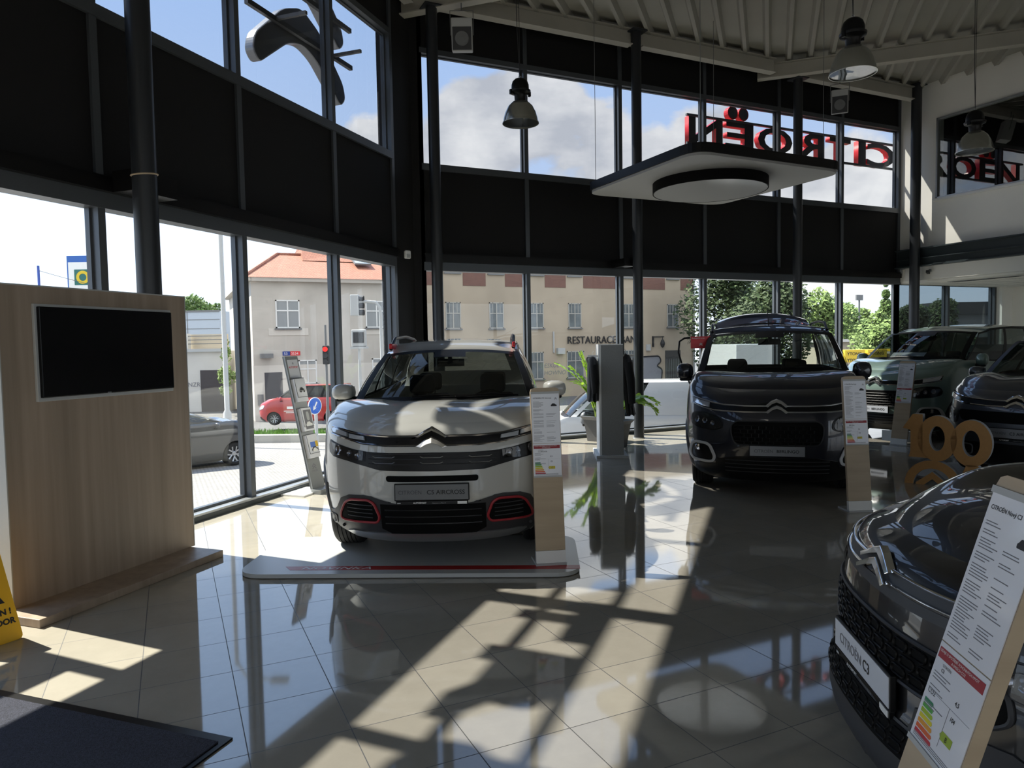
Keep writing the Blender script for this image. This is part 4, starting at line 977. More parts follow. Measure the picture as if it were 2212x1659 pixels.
# brochure stand
t=thing('brochure_stand','leaning grey brochure stand by the left window','brochure stand',(1.47,8.29,0),math.radians(45))
gm=M_('brochure_stand_metal',(.30,.31,.31),.4,.3)
a=math.atan(.33/1.54); M=rot(0,-a); Lb=1.575
o=MB(M).box(-.125,.125,0,.02,.03,Lb).box(-.125,-.12,-.012,.02,.03,Lb).build('back_strip',gm,t)
MB().prism(rounded([(-.15,-.12),(.15,-.12),(.15,.02),(-.15,.02)],.03),0,.05).build('foot_bar',gm,t); MB().box(-.13,.6,-.05,.42,0,.022).build('base_plate',K['white'],t) if 0 else MB().box(-.32,.13,-.02,.42,0,.02).build('base_plate',K['white'],t)
p=MB(M).box(-.085,.10,-.004,0,Lb-.25,Lb-.04).build('poster',K['paper'],t); text_mesh('lettering','AUTOPORT',.032,K['redl'],p,M@tr(.007,-.0045,Lb-.14)@UPX,align='CENTER',bold=.0008)
mb=MB(M@tr(.007,-.0045,Lb-.075)); chv(mb,.016); mb.build('chevron_mark',K['inkg'],p)
mb=MB(M@tr(0,-.001,.32)); chv(mb,.04); o=mb.build('chevron_mark',K['inkg'],t); text_mesh('lettering','CITROËN',.028,K['inkg'],t,M@tr(0,-.001,.235)@UPX,align='CENTER')
BC=[('white car brochure pile in the top holder of the brochure stand',1.04,0),('grey photo brochure pile in the middle holder of the brochure stand',.70,1),('colourful car brochure pile in the bottom holder of the brochure stand',.39,2)]
for lb,z,k in BC:
    MB(M).tube([(-.11,-.001,z+.27),(-.09,-.05,z+.26),(-.09,-.055,z+.05),(.09,-.055,z+.05),(.12,-.02,z+.06)],.0025,5).tube([(.11,-.001,z+.27),(.09,-.05,z+.27),(-.11,-.05,z+.27)],.0025,5).build('wire_holder',K['dgrey'],t)
    bt=thing('brochure_pile',lb,'brochures',(1.47,8.29,0),math.radians(45),'brochure piles on the grey stand'); bt.rotation_euler=(0,0,math.radians(45))
    p=MB(M).box(-.095,.095,-.05,-.002,z,z+.265,.002).build('booklet',K['paper'],bt)
    y=-.0506
    pc=[0]
    def pic(pts,mat,nm):
        pc[0]+=1
        mb=MB(M@tr(0,y-.0006*pc[0],z)@Matrix.Rotation(PI/2,4,'X')); mb.prism(pts,-.0003,.0003); mb.build(nm,mat,p)
    car=lambda cx,cz,s:rounded([(cx-.055*s,cz-.018*s),(cx+.055*s,cz-.018*s),(cx+.058*s,cz+.01*s),(cx+.03*s,cz+.016*s),(cx+.018*s,cz+.034*s),(cx-.03*s,cz+.034*s),(cx-.045*s,cz+.014*s),(cx-.058*s,cz+.008*s)],.006)
    if k==0: pic(car(.01,.13,1),K['lgrey'],'car_body'); pic(car(.008,.14,.6),K['ink'],'car_window_print'); pic(rrect(-.03,-.005,.105,.125,.009),K['ink'],'car_wheel_print'); pic(rrect(.03,.055,.105,.125,.009),K['ink'],'car_wheel_print')
    if k==1: pic(rrect(-.06,.08,.02,.24,.004),K['inkg'],'photo'); pic(rrect(-.015,.035,.12,.22,.02),K['lgrey'],'photo_figure'); pic(car(.01,.07,1),K['white'],'photo_car_body')
    if k==2: pic(rrect(-.05,.09,.12,.18,.003),M_('print_blue',(.10,.2,.6),.5),'print_block'); pic(rrect(.04,.09,.12,.185,.003),M_('print_yellow',(.7,.45,.03),.5),'print_block'); pic(car(.02,.09,1),K['ink'],'car_shadow_print'); pic(car(.02,.083,.8),K['white'],'car_body_print')
# clothes display
t=thing('clothes_display','tall narrow pale grey display column on a flat base','display column',(5.62,8.60,0),-math.radians(28))
wm=M_('display_laminate',(.26,.265,.26),.45,var=.06,vs=60)
MB().box(-.155,.155,0,.04,.04,1.60).build('front_panel',wm,t); MB().box(-.185,-.155,.0,.60,.04,1.60).box(-.185,.155,0,.6,1.60,1.612).build('side_panel',K['white'],t)
MB().box(-.235,.215,-.06,.75,0,.04,.003).build('base',K['lgrey'],t); MB().box(-.155,.16,.04,.6,.04,1.60).build('core',wm,t)
for s in (1,-1): MB().box(s*.16,s*.33,.2,.24,1.43,1.46).build('hanging_bar',K['white'],t)
def jacket(label,x0,x1,z0,z1,yo,skew):
    j=thing('jacket',label,'jacket',(5.62,8.60,0),-math.radians(28),'black clothes on the display column')
    def f(a,b,s):
        th=a*2*PI; hz=lerp(z1,z0,b); sh=min(1,(b*9)**.6) 
        cx=lerp(x0,x1,.5)+skew*b*b; w=(abs(x1-x0)/2)*(.75+.25*sh+.18*b*(1+.1*math.sin(7*b)))*(.35+.65*sh)
        d=.24*(.25+.75*sh)*(1+.08*math.sin(5*th+3*b)+.05*math.sin(11*th+9*b))
        return (cx+math.cos(th)*w,yo+math.sin(th)*d,hz+.012*math.sin(6*th)*b)
    mb=MB(); mb.grid(lambda a,b:f(a,b,0),40,26); n=41
    mb.add([f(i/40,1,0) for i in range(40)],[tuple(range(40))]); mb.add([f(i/40,0,0) for i in range(40)],[tuple(range(40))])
    mb.build('body_cloth',K['cloth'],j,smooth=True,angle=80)
    sl_=MB(); cx=(x0+x1)/2
    for s in (-1,1): sl_.tube([(cx,yo+s*.13,z1-.05),(cx+.01,yo+s*.25,z1-.14),(cx+.02+skew*.3,yo+s*.29,z1-.38),(cx+.02+skew*.5,yo+s*.28,lerp(z1,z0,.8))],.06,12,rs=[.05,.065,.06,.05])
    sl_.build('sleeves',K['cloth'],j,smooth=True)
    MB().tube([(cx,yo,z1-.03),(cx,yo,z1+.05),(cx-.02*(1 if x0>0 else -1),yo,z1+.075)],.004,6).tube([(cx,yo-.18,z1-.05),(cx,yo,z1+.0),(cx,yo+.18,z1-.05)],.01,6).build('hanger',K['lgrey'],j)
jacket('black T-shirts hanging left of the pale display column',-.33,-.19,.80,1.44,.25,-.0)
jacket('long black jackets hanging right of the pale display column',.165,.27,.60,1.47,.25,.07)
# plants
def zz_plant(label,x,y,stems,potmat,seed,hide=False):
    t=thing('potted_plant',label,'plant',(x,y,0),0,'potted plants by the back window'); rr=random.Random(seed)
    mb=MB(rot(.4)); 
    def ring(h,z): return [(-h,-h,z),(h,-h,z),(h,h,z),(-h,h,z)]
    mb.add(ring(.125,0)+ring(.135,.12)+ring(.17,.36)+ring(.215,.42)+ring(.20,.425)+ring(.17,.37),[(3,2,1,0)]+[(k*4+i,k*4+(i+1)%4,k*4+4+(i+1)%4,k*4+4+i) for k in range(5) for i in range(4)]+[(20,21,22,23)])
    mb.build('pot',potmat,t); 
    for az,L,bend,nl_,sz in stems:
        P=[];p=Vector((rr.uniform(-.06,.06),rr.uniform(-.06,.06),.38)); th=.12; d=Vector((math.cos(az),math.sin(az),0))
        for i in range(15): P.append(p.copy()); p=p+(d*math.sin(th)+Vector((0,0,math.cos(th))))*L/14; th+=bend/14
        sm=MB().tube(P,.01,6,rs=[.014*(1-i/18) for i in range(15)]).build('stem',K['stem'],t,smooth=True)
        lf=MB()
        for k in range(nl_):
            f=.30+.70*k/(nl_-1); i=min(13,int(f*14)); q=P[i].lerp(P[i+1],f*14-i) if i<14 else P[14]; tg_=(P[i+1]-P[i]).normalized() if i<14 else (P[14]-P[13]).normalized()
            for s in (-1,1):
                sd_=tg_.cross(Vector((0,0,1))); sd_=(sd_.normalized() if sd_.length>.1 else Vector((1,0,0)))*s
                ax=(sd_+tg_*.7+Vector((0,0,rr.uniform(-.25,.35)))).normalized(); nn=ax.cross(tg_); nn=(nn.normalized() if nn.length>.1 else Vector((0,0,1))); ww=nn.cross(ax).normalized()
                l=1.3*sz*rr.uniform(.8,1.15)*(1-.45*abs(f-.6)); vs=[]
                for u,wv in ((0,0),(.25,.22),(.55,.30),(.8,.2),(1,0)): vs.append(q+ax*l*u+nn*(.06*l*math.sin(PI*u)))
                v2=[]
                for (u,wv),c0 in zip(((0,0),(.25,.22),(.55,.30),(.8,.2),(1,0)),vs): v2+=[c0+ww*l*wv-nn*.02*l,c0,c0-ww*l*wv-nn*.02*l]
                lf.add(v2,[(3*a_+b_,3*a_+b_+1,3*a_+b_+4,3*a_+b_+3) for a_ in range(4) for b_ in (0,1)])
        lf.build('leaflets',K['leaf'],sm,smooth=True)
    return t
K['stem']=M_('plant_stem',(.22,.30,.06),.5); 
K['leaf']=M_('glossy_leaf',(.28,.48,.04),.35,var=.3,vs=9,trans=0); nt,b=nodes_of(K['leaf']); 
tr_=nt.nodes.new('ShaderNodeBsdfTranslucent'); tr_.inputs[0].default_value=(.40,.62,.05,1); mx=nt.nodes.new('ShaderNodeMixShader'); mx.inputs[0].default_value=.45
nt.links.new(b.outputs[0],mx.inputs[1]); nt.links.new(tr_.outputs[0],mx.inputs[2]); nt.links.new(mx.outputs[0],nt.nodes['Material Output'].inputs[0])
potm=M_('grey_pot',(.10,.10,.105),.45)
zz_plant('arching green leafed plant in a grey square pot by the back window',6.42,10.28,
 [(2.7,1.15,1.05,16,.11),(2.9,.98,.80,16,.10),(2.2,1.10,.35,15,.11),(1.2,.85,.5,13,.10),(3.3,.85,1.2,13,.10),(.6,.8,.6,12,.10),(4.2,.75,.7,12,.10),(2.6,.8,.30,12,.09),(5.3,.7,.7,10,.09),(2.4,.6,.6,9,.09)],potm,3)
zz_plant('drooping green plant half hidden behind the clothes display',6.28,9.52,
 [(-.2,.95,2.3,16,.10),(-.5,.9,2.5,16,.10),(-.35,.85,2.1,14,.10),(-.9,.85,2.5,14,.09),(.1,.75,2.2,12,.09),(-.4,.6,1.6,9,.09)],potm,5)
# pendant lamps
def pendant(label,x,y,z,yawt=0,s=1,tilt=0,cab=None):
    t=thing('pendant_lamp',label,'ceiling lamp',(x,y,z),yawt,'bell shaped hall lamps'); t.rotation_euler=(0,tilt,yawt)
    MB().lathe([(.235,0),(.243,0),(.243,.012),(.232,.018),(.228,.06),(.205,.14),(.165,.22),(.11,.275),(.075,.29),(.073,.284),(.105,.27),(.16,.215),(.2,.137),(.222,.06),(.228,.016)],40).build('bell_reflector',K['bell'],t,smooth=True,angle=50)
    MB().lathe([(0,.008),(.228,.010),(.228,.014),(0,.012)],36).build('glass_cover',K['lens'],t)
    MB().lathe([(.075,.28),(.078,.36),(.09,.38),(.135,.40),(.14,.425),(.118,.44),(.115,.50),(.10,.545),(.07,.575),(.03,.59),(0,.592)],32).box(-.15,-.125,-.02,.02,.37,.43).box(.125,.15,-.02,.02,.37,.43).build('gear_housing',K['black'],t,smooth=True,angle=40)
    MB().tube([(math.cos(i*PI/8)*.018,0,.605+math.sin(i*PI/8)*.018) for i in range(17)],.004,6,cap=False).build('hook',K['silver'],t)
    MB().tube([(0,0,.61),(0,0,ZC-z-.02)],.004,6).tube([(.0,0,.61),(-.03,.0,1.2),(-.045,0,ZC-z-.02)],.005,6).build('suspension_cable',K['dgrey'],t)
K['bell']=M_('brushed_bell_reflector',(.42,.42,.38),.22,.75)
pendant('bell shaped pendant lamp hanging before the left back window',4.33,8.765,4.56)
pendant('bell shaped pendant lamp hanging before the white roof beam, upper right',6.78,5.61,4.48,tilt=0)
pendant('smaller looking bell pendant lamp in front of the office window',10.58,6.683,4.28)
# hanging light canopy
t=thing('hanging_light_canopy','large square canopy with a round light hung over the dark van','ceiling lamp',(7.05,8.30,3.90),math.radians(0))
pts=rounded([(-1.24,1.32),(-1.24,-1.28),(1.42,-1.20),(1.36,1.31)],.30,8)
MB().prism(pts,.035,.15).build('top_slab',K['black'],t); MB().prism([(x*.985,y*.985) for x,y in pts],0,.034).build('white_underside',M_('canopy_white',(.36,.36,.355),.6),t)
mb=MB(tr(0,-.08,0)); mb.lathe([(.80,0),(.80,-.14),(.785,-.14),(.785,0)],56); mb.build('drum_ring',K['blackm'],t,smooth=True,angle=40)
mb=MB(tr(0,-.08,0)); mb.lathe([(0,-.138),(.785,-.138),(.785,-.12),(0,-.12)],48); mb.build('diffuser',M_('diffuser_film',(.72,.73,.74),.12,coat=.6),t)
for x,y in ((-1.1,1.2),(-1.1,-1.2),(1.15,-1.05),(1.1,1.1)): MB().tube([(x,y,.15),(x,y,ZC-3.90)],.004,6).build('suspension_cable',K['grey'],t)
# speakers under the beam
def speaker(label,x,y,z,az,tl=.25):
    t=thing('wall_speaker',label,'speaker',(x,y,z),-az,'box speakers under the roof beams'); t.rotation_euler=(tl,0,-az)
    MB().box(-.15,.15,0,.22,-.24,.20,.012).build('cabinet',K['lgrey'],t); MB().box(-.135,.135,-.008,.004,-.225,.08,.004).build('grille_cloth',K['dgrey'],t)
    mb=MB(tr(0,-.010,-.075)@Matrix.Rotation(PI/2,4,'X')); mb.lathe([(0,.01),(.03,.012),(.06,.0),(.095,.008),(.10,.0)],28); mb.build('cone',K['grey'],t,smooth=True)
    MB().tube([(-.165,.1,-.02),(-.165,.1,.30),(.165,.1,.30),(.165,.1,-.02)],.008,6).tube([(0,.1,.3),(0,.12,.42)],.008,6).build('bracket',K['grey'],t)
speaker('square box speaker hanging under the beam by the corner pier',3.95,9.85,6.10,.42)
speaker('square box speaker hanging under the beam end near the far column',11.8,10.05,6.20,.85)
# small wall devices
t=thing('security_camera','small dark security camera on the white strip above the green van','camera',(14.40,9.98,3.02),0); MB().cyl(0,0,-.02,.03,.03,12).box(-.03,0,-.015,.015,-.01,.02).build('mount',K['grey'],t); MB(tr(-.07,0,-.03)@rot(.3,0,.3)).box(-.05,.05,-.03,.03,-.03,.03,.01).build('camera_head',K['dgrey'],t)
t=thing('motion_sensor','small white motion sensor on the dark corner pier','sensor',(3.20,10.35,2.98),.3); MB().box(-.05,.05,-.05,0,-.06,.06,.015).build('sensor_body',K['white'],t); MB().box(-.03,.03,-.056,-.05,-.05,.0).build('sensor_lens',K['lgrey'],t)
t=thing('air_vent','dark slotted air vent in the recess ceiling','vent',(14.95,9.2,2.795),0); 
MB().box(-.12,.12,-.7,.7,-.008,0).build('frame',K['lgrey'],t); mb=MB()
for i in range(3): mb.box(-.09+i*.07,-.06+i*.07,-.66,.66,-.012,-.004)
mb.build('slots',K['black'],t)
# number 100 display
t=thing('hundred_sign','free standing brown faced foam number 100 on an arch','sign',(7.60,5.08,0),-1.18)
tan=M_('kraft_board_face',(.50,.27,.10),.7,var=.05,vs=40); foam=M_('white_foam_edge',(.42,.44,.46),.7)
def slabpoly(outer,inner=None,name='digit'):
    mb=MB(Matrix.Rotation(PI/2,4,'X')); mb.mi=0
    n=len(outer)
    if inner is None:
        mb.add([(x,z,.05) for x,z in outer],[tuple(range(n))]); mb.mi=1; mb.add([(x,z,.05) for x,z in outer]+[(x,z,-.05) for x,z in outer],[(i,(i+1)%n,n+(i+1)%n,n+i) for i in range(n)]+[tuple(range(n,2*n))])
    else:
        mb.add([(x,z,.05) for x,z in outer]+[(x,z,.05) for x,z in inner],[(i,(i+1)%n,n+(i+1)%n,n+i) for i in range(n)])
        mb.mi=1; mb.add([(x,z,-.05) for x,z in outer]+[(x,z,-.05) for x,z in inner],[(i,(i+1)%n,n+(i+1)%n,n+i) for i in range(n)])
        for R_ in (outer,inner): mb.add([(x,z,.05) for x,z in R_]+[(x,z,-.05) for x,z in R_],[(i,(i+1)%n,n+(i+1)%n,n+i) for i in range(n)])
    return mb.build(name,[tan,foam],t)
el=lambda cx,cz,a,b,n=40:[(cx+a*math.cos(2*PI*i/n),cz+b*math.sin(2*PI*i/n)) for i in range(n)]
slabpoly(rounded([(-.40,.62),(-.30,.78),(-.20,.78),(-.20,.36),(-.14,.30),(-.34,.30),(-.32,.36),(-.32,.60)],.01),None,'digit_one')
slabpoly(el(-.06,.52,.19,.25),el(-.06,.52,.075,.135),'digit_zero'); slabpoly(el(.26,.49,.19,.25),el(.26,.49,.08,.14),'digit_zero')
def arc(cx,R0,R1,n=30): return [(cx+R1*math.cos(PI*i/n),R1*1.0*math.sin(PI*i/n)) for i in range(n+1)]+[(cx+R0*math.cos(PI*(n-i)/n),R0*math.sin(PI*(n-i)/n)) for i in range(n+1)]
slabpoly(arc(-.10,.185,.275),None,'arch'); slabpoly([(-.26,.02),(-.10,.15),(.06,.02),(.06,0),(-.02,0),(-.10,.07),(-.18,0),(-.26,0)],None,'chevron'); slabpoly([(.12,.0),(.22,.26),(.32,.26),(.45,.12),(.45,0)],None,'side_support')
# folded metal bracket leaning behind the stand of the green van
# red window flag clipped to the dark van
t=thing('red_window_flag','small red dealer flag on a curved black arm by the dark van','flag',(5.86,7.36,1.27),-.50)
MB().tube([(.10,0,-.18),(.02,0,.0),(-.045,0,.22),(-.03,0,.36),(.03,0,.40),(.10,0,.405)],.012,8).build('arm',K['black'],t,smooth=True)
p=MB().box(.11,.36,-.006,.006,.27,.42,.004).build('flag_plate',K['redl'],t); text_mesh('lettering','Autoport s.r.o.',.027,K['white'],p,tr(.12,-.008,.39)@UPX); mb=MB(tr(.235,-.008,.335)); chv(mb,.022); mb.build('chevron_mark',K['white'],p)
# ---------------------------------------------------------------- outdoors
FH=Vector((.4266,.9044)); RH=Vector((.9044,-.4266))
def DL(D,lat): return D*FH.x+lat*RH.x, D*FH.y+lat*RH.y
def gz(x,y):
    D=x*FH.x+y*FH.y; return -.45-.052*min(max(D,6),36)
def PX(px,D): # lateral offset of an image column at depth D
    return (px-1106)/1560.37*D
# ground
asph=M_('asphalt',(.13,.13,.13),.9,var=.12,vs=1.2,bump=.3,bs=30)
pv=M_('concrete_pavers',(.40,.385,.365),.9); nt,b=nodes_of(pv)
bk=nt.nodes.new('ShaderNodeTexBrick'); g=nt.nodes.new('ShaderNodeNewGeometry'); mp=nt.nodes.new('ShaderNodeMapping'); mp.inputs['Rotation'].default_value=(0,0,.78); nt.links.new(g.outputs['Position'],mp.inputs[0]); nt.links.new(mp.outputs[0],bk.inputs['Vector'])
bk.inputs['Scale'].default_value=4; bk.inputs['Color1'].default_value=(.31,.30,.285,1); bk.inputs['Color2'].default_value=(.25,.24,.23,1); bk.inputs['Mortar'].default_value=(.12,.115,.11,1); bk.inputs['Mortar Size'].default_value=.03
nt.links.new(bk.outputs['Color'],b.inputs['Base Color'])
def ground(name,D0,D1,l0,l1,mat,dz=0):
    mb=MB(); n=max(2,int((D1-D0)/3))
    mb.grid(lambda a,b:(lambda x,y:(x,y,gz(x,y)+dz))(*DL(lerp(D0,D1,a),lerp(l0,l1,b))),n,2); o=mb.build(name,mat); o['kind']='structure'; return o
ground('ground_paving',-60,27,-40,60,pv); ground('ground_street',27,150,-120,220,asph,-.03)
mb=MB(); 
cut=None
def kerb(): 
    x0,y0=DL(27.3,-18); x1,y1=DL(26.6,-4.5)
    t=thing('kerb','low pale concrete kerb wall edging the car park outside','kerb',(0,0,0)); z=gz(x0,y0)
    a=math.atan2(y1-y0,x1-x0); L=math.hypot(x1-x0,y1-y0); M=tr(x0,y0,z)@rot(a)
    MB(M).box(0,L,-.15,.15,-.1,.32,.02).build('kerb_stone',M_('kerb_concrete',(.42,.41,.38),.9),t)
    gm_=M_('grass_blades',(.13,.25,.04),.8,var=.4,vs=6); mb=MB(M); rr=random.Random(4)
    for i in range(5200):
        x=rr.uniform(0,L); y=rr.uniform(.24,1.6); h=rr.uniform(.05,.22); a2=rr.uniform(0,PI); c_=.03*math.cos(a2); s_=.03*math.sin(a2)
        mb.add([(x-c_,y-s_,.2),(x+c_,y+s_,.2),(x+rr.uniform(-.05,.05),y,.22+h)],[(0,1,2)])
    mb.box(0,L,.17,1.7,-.3,.21); o=mb.build('grass_strip',gm_); tag(o,'strip of rough green grass behind the kerb wall','grass',kind='stuff')
kerb()
# foliage
def leafmat(n,c): 
    m=M_(n,c,.75,var=.45,vs=1.1); return m
LM=[leafmat('foliage_dark',(.035,.06,.015)),leafmat('foliage_mid',(.10,.17,.04)),leafmat('foliage_light',(.17,.25,.07))]
bark=M_('bark',(.08,.06,.045),.9)
def tree(label,D,px,h,w,mat,n=2600,conic=False,seed=1,ls=.35,base=0,group='trees outside the windows',name='tree'):
    x,y=DL(D,PX(px,D)); z0=gz(x,y)+base; t=thing(name,label,'tree',(x,y,z0),0,group); rr=random.Random(seed); mb=MB()
    bl=[]
    for i in range(16):
        f=rr.random(); zz=h*(.28+.62*f); r=w*(.20+.16*rr.random())*(1.1-f*.5)
        a=rr.uniform(0,2*PI); q=w*.5*(1-(f*.75))*rr.random()
        if conic: r=w*.5*(1.02-f)**.9*.7+.1; q=0.1*w*(1-f)
        bl.append((q*math.cos(a),q*math.sin(a),zz,r))
    for i in range(int(n*2.3)):
        bx_,by_,bz_,r=rr.choice(bl); v=Vector((rr.gauss(0,1),rr.gauss(0,1),rr.gauss(0,1))).normalized()*r*rr.uniform(.75,1.05)
        p=Vector((bx_,by_,bz_))+v; a=Vector((rr.gauss(0,1),rr.gauss(0,1),rr.gauss(0,1))).normalized(); b_=a.orthogonal().normalized(); s_=ls*.6*rr.uniform(.5,1.2)
        mb.add([p+a*s_,p+b_*s_*.6,p-a*s_,p-b_*s_*.6],[(0,1,2,3)])
    mb.build('crown',mat,t); MB().tube([(0,0,-.2),(.05*w,0,h*.3),(0,.03*w,h*.7)],w*.03,8,rs=[w*.04,w*.03,w*.012]).build('trunk',bark,t,smooth=True)
tree('large dark tree right of the restaurant building, behind the dark van',56,1575,10.2,7.5,LM[0],4200,seed=2,ls=.30)
tree('second dark broad tree beside the restaurant, left of the far column',46,1672,8.3,6.0,LM[0],4000,seed=3,ls=.28)
tree('sparse dark tree crown filling the gap beside the restaurant corner',74,1612,10.5,6.5,LM[1],3200,seed=5,ls=.3)
tree('light green round tree left of the distant low house',76,1775,9.3,7,LM[2],2800,seed=6,ls=.42)
tree('mid green tree just above the roof of the distant low house',90,1822,8.4,8,LM[1],2600,seed=7,ls=.45)
tree('green tree beneath the thin floodlight mast',102,1862,8.4,7,LM[2],2600,seed=8,ls=.45)
tree('bright leafy tree right of the distant low house',53,1912,6.4,5.0,LM[2],3600,seed=9,ls=.28)
tree('slim dark conifer rising over the bright leafy tree',84,1913,11.4,3.4,LM[1],2200,True,seed=10,ls=.35)
tree('dark bushy tree seen through the left recess window',47,1964,5.9,4.0,LM[0],3600,seed=11,ls=.3)
tree('dark tree next to the column in the second recess window',61,2040,7.0,5,LM[0],3000,seed=12,ls=.3)
tree('dark green tree behind the white container on the far left',64.5,425,9.0,5.5,LM[1],3000,seed=13,ls=.3)
tree('green tree top right of the white container',74,472,9.3,3.2,LM[1],1800,seed=14,ls=.26)
tree('thin pale tree top seen above the wood screen panel',58,288,8.4,2.0,LM[1],500,seed=15,ls=.18)
tree('small green shrub at the foot of the lamp post',44,490,5.2,1.2,LM[2],500,seed=16,ls=.14,name='shrub')
# grey corner house
gh=thing('corner_house','grey rendered corner house with a red tiled roof','house',(4.12,42,-2.35)); O=Vector((4.12,42,-2.35))
def tiles(name,c0,c1,ang=0,sc=3.2):
    m=M_(name,c0,.7); nt,b=nodes_of(m); g=nt.nodes.new('ShaderNodeNewGeometry'); bk=nt.nodes.new('ShaderNodeTexBrick'); mp=nt.nodes.new('ShaderNodeMapping'); nt.links.new(g.outputs['Position'],mp.inputs[0]); mp.inputs['Rotation'].default_value=(PI/2,0,0); mp.inputs['Scale'].default_value=(1,1,1.9)
    nt.links.new(mp.outputs[0],bk.inputs['Vector']); bk.inputs['Scale'].default_value=sc; bk.inputs['Color1'].default_value=(*c0,1); bk.inputs['Color2'].default_value=(*c1,1); bk.inputs['Mortar'].default_value=(c0[0]*.35,c0[1]*.35,c0[2]*.35,1); bk.inputs['Mortar Size'].default_value=.035
    nt.links.new(bk.outputs['Color'],b.inputs['Base Color']); return m
rt=tiles('red_roof_tiles',(.46,.20,.13),(.38,.155,.10),sc=2.6)
hr=M_('grey_render',(.50,.47,.425),.9,var=.14,vs=.5); hl=M_('pale_render',(.6,.57,.52),.9)
fr=M_('window_white',(.72,.73,.72),.5); wg=M_('window_glass_dark',(.06,.075,.085),.08,spec=.8); wg2=M_('window_curtain',(.28,.30,.31),.6)
MB().box(0,9.6,0,16,-.6,7.75).build('wall',hr,gh)
MB().box(-.02,9.6,-.02,0,-.6,3.1).build('plinth',hl,gh)
MB().box(-.02,9.7,-.35,.0,7.72,7.95).box(-.40,0,-.35,16,7.72,7.95).build('eave',M_('eave_board',(.45,.42,.38),.8),gh)
def ngon(mb,pts): mb.add(pts,[tuple(range(len(pts)))])
mb=MB(); z0=7.92
# lower hip roof and taller main roof behind it
ngon(mb,[(-.4,-.4,z0),(9.9,-.4,z0),(9.9,4.2,9.7),(2.0,4.2,9.75)]); ngon(mb,[(-.4,-.4,z0),(2.0,4.2,9.75),(-.4,12,z0)]); ngon(mb,[(2.0,4.2,9.75),(9.9,4.2,9.7),(9.9,12,z0),(-.4,12,z0)])
ngon(mb,[(3.3,3.0,9.3),(9.9,3.0,9.3),(9.9,6.0,11.05),(3.6,5.2,10.9)]); ngon(mb,[(3.3,3.0,9.3),(3.6,5.2,10.9),(3.3,9,9.3)]); ngon(mb,[(3.6,5.2,10.9),(9.9,6.0,11.05),(9.9,9,9.3),(3.3,9,9.3)])
mb.build('roof',rt,gh)
MB().tube([(-.4,-.4,z0+.03),(2.0,4.2,9.8)],.09,6).tube([(2,4.2,9.8),(4.4,4.2,9.8)],.08,6).build('ridge_tiles',rt,gh)
def house_window(par,x,z0,z1,w,y=0,mat=None,rows=1,nm='window',ledge=True,tz=None):
    f=MB(); t=.07
    f.box(x,x+w,y-.04,y+.02,z0,z0+t).box(x,x+w,y-.04,y+.02,z1-t,z1).box(x,x+t,y-.04,y+.02,z0,z1).box(x+w-t,x+w,y-.04,y+.02,z0,z1).box(x+w/2-t*.5,x+w/2+t*.5,y-.045,y+.02,z0,z1)
    tz=tz or lerp(z0,z1,.62); f.box(x,x+w,y-.042,y+.02,tz-t*.5,tz+t*.5)
    if rows>1:
        for k in (.25,.75): f.box(x+w*k-.02,x+w*k+.02,y-.04,y+.02,tz,z1)
    o=f.build(nm,fr,par); MB().box(x+.03,x+w-.03,y-.012,y-.005,z0+.03,z1-.03).build('pane',mat or wg2,o)
    if ledge: MB().box(x-.08,x+w+.08,y-.14,y+.0,z0-.09,z0).build('sill',K['grey'],o)
    return o
for x,zt_ in ((1.25,1),(6.3,1)): 
    MB().box(x-.4,x+1.75,-.03,0,4.75,5.15).build('render_patch',hl,gh); house_window(gh,x,5.15,6.72,1.3)
house_window(gh,2.4,2.0,3.35,1.0); house_window(gh,6.6,2.0,3.35,1.1)
MB().box(.55,1.5,-.03,.0,-.2,2.7).build('door',M_('grey_door',(.06,.06,.07),.6),gh)
MB().box(.15,.45,-.12,0,.9,1.5).build('meter_box',K['grey'],gh); MB().box(.35,1.0,-.5,0,3.5,3.75).build('door_canopy',K['grey'],gh)
MB().box(1.55,1.95,-.04,0,3.62,3.85).build('house_number_plate',M_('blue_plate',(.02,.05,.25),.4),gh); MB().box(1.97,2.5,-.04,0,3.62,3.85).build('number_plate_red',K['redl'],gh)
text_mesh('lettering','53',.2,K['white'],gh,tr(1.62,-.045,3.66)@UPX); text_mesh('lettering','3534',.2,K['white'],gh,tr(2.0,-.045,3.66)@UPX)
m=MB(); m.add([(6.75,3.4-1.55,9.0),(7.75,3.4-1.55,9.0),(7.75,2.75,9.42),(6.75,2.75,9.42)],[(0,1,2,3)]); 
m=MB(tr(6.2,1.9,8.98)@rot(0,.40)); m.box(0,1.0,0,1.25,.02,.12); o=m.build('skylight',K['grey'],gh); m=MB(tr(6.2,1.9,8.98)@rot(0,.40)); m.box(.08,.92,.1,1.15,.12,.13); m.build('skylight_glass',M_('sky_glass',(.35,.45,.55),.08,spec=1),o)
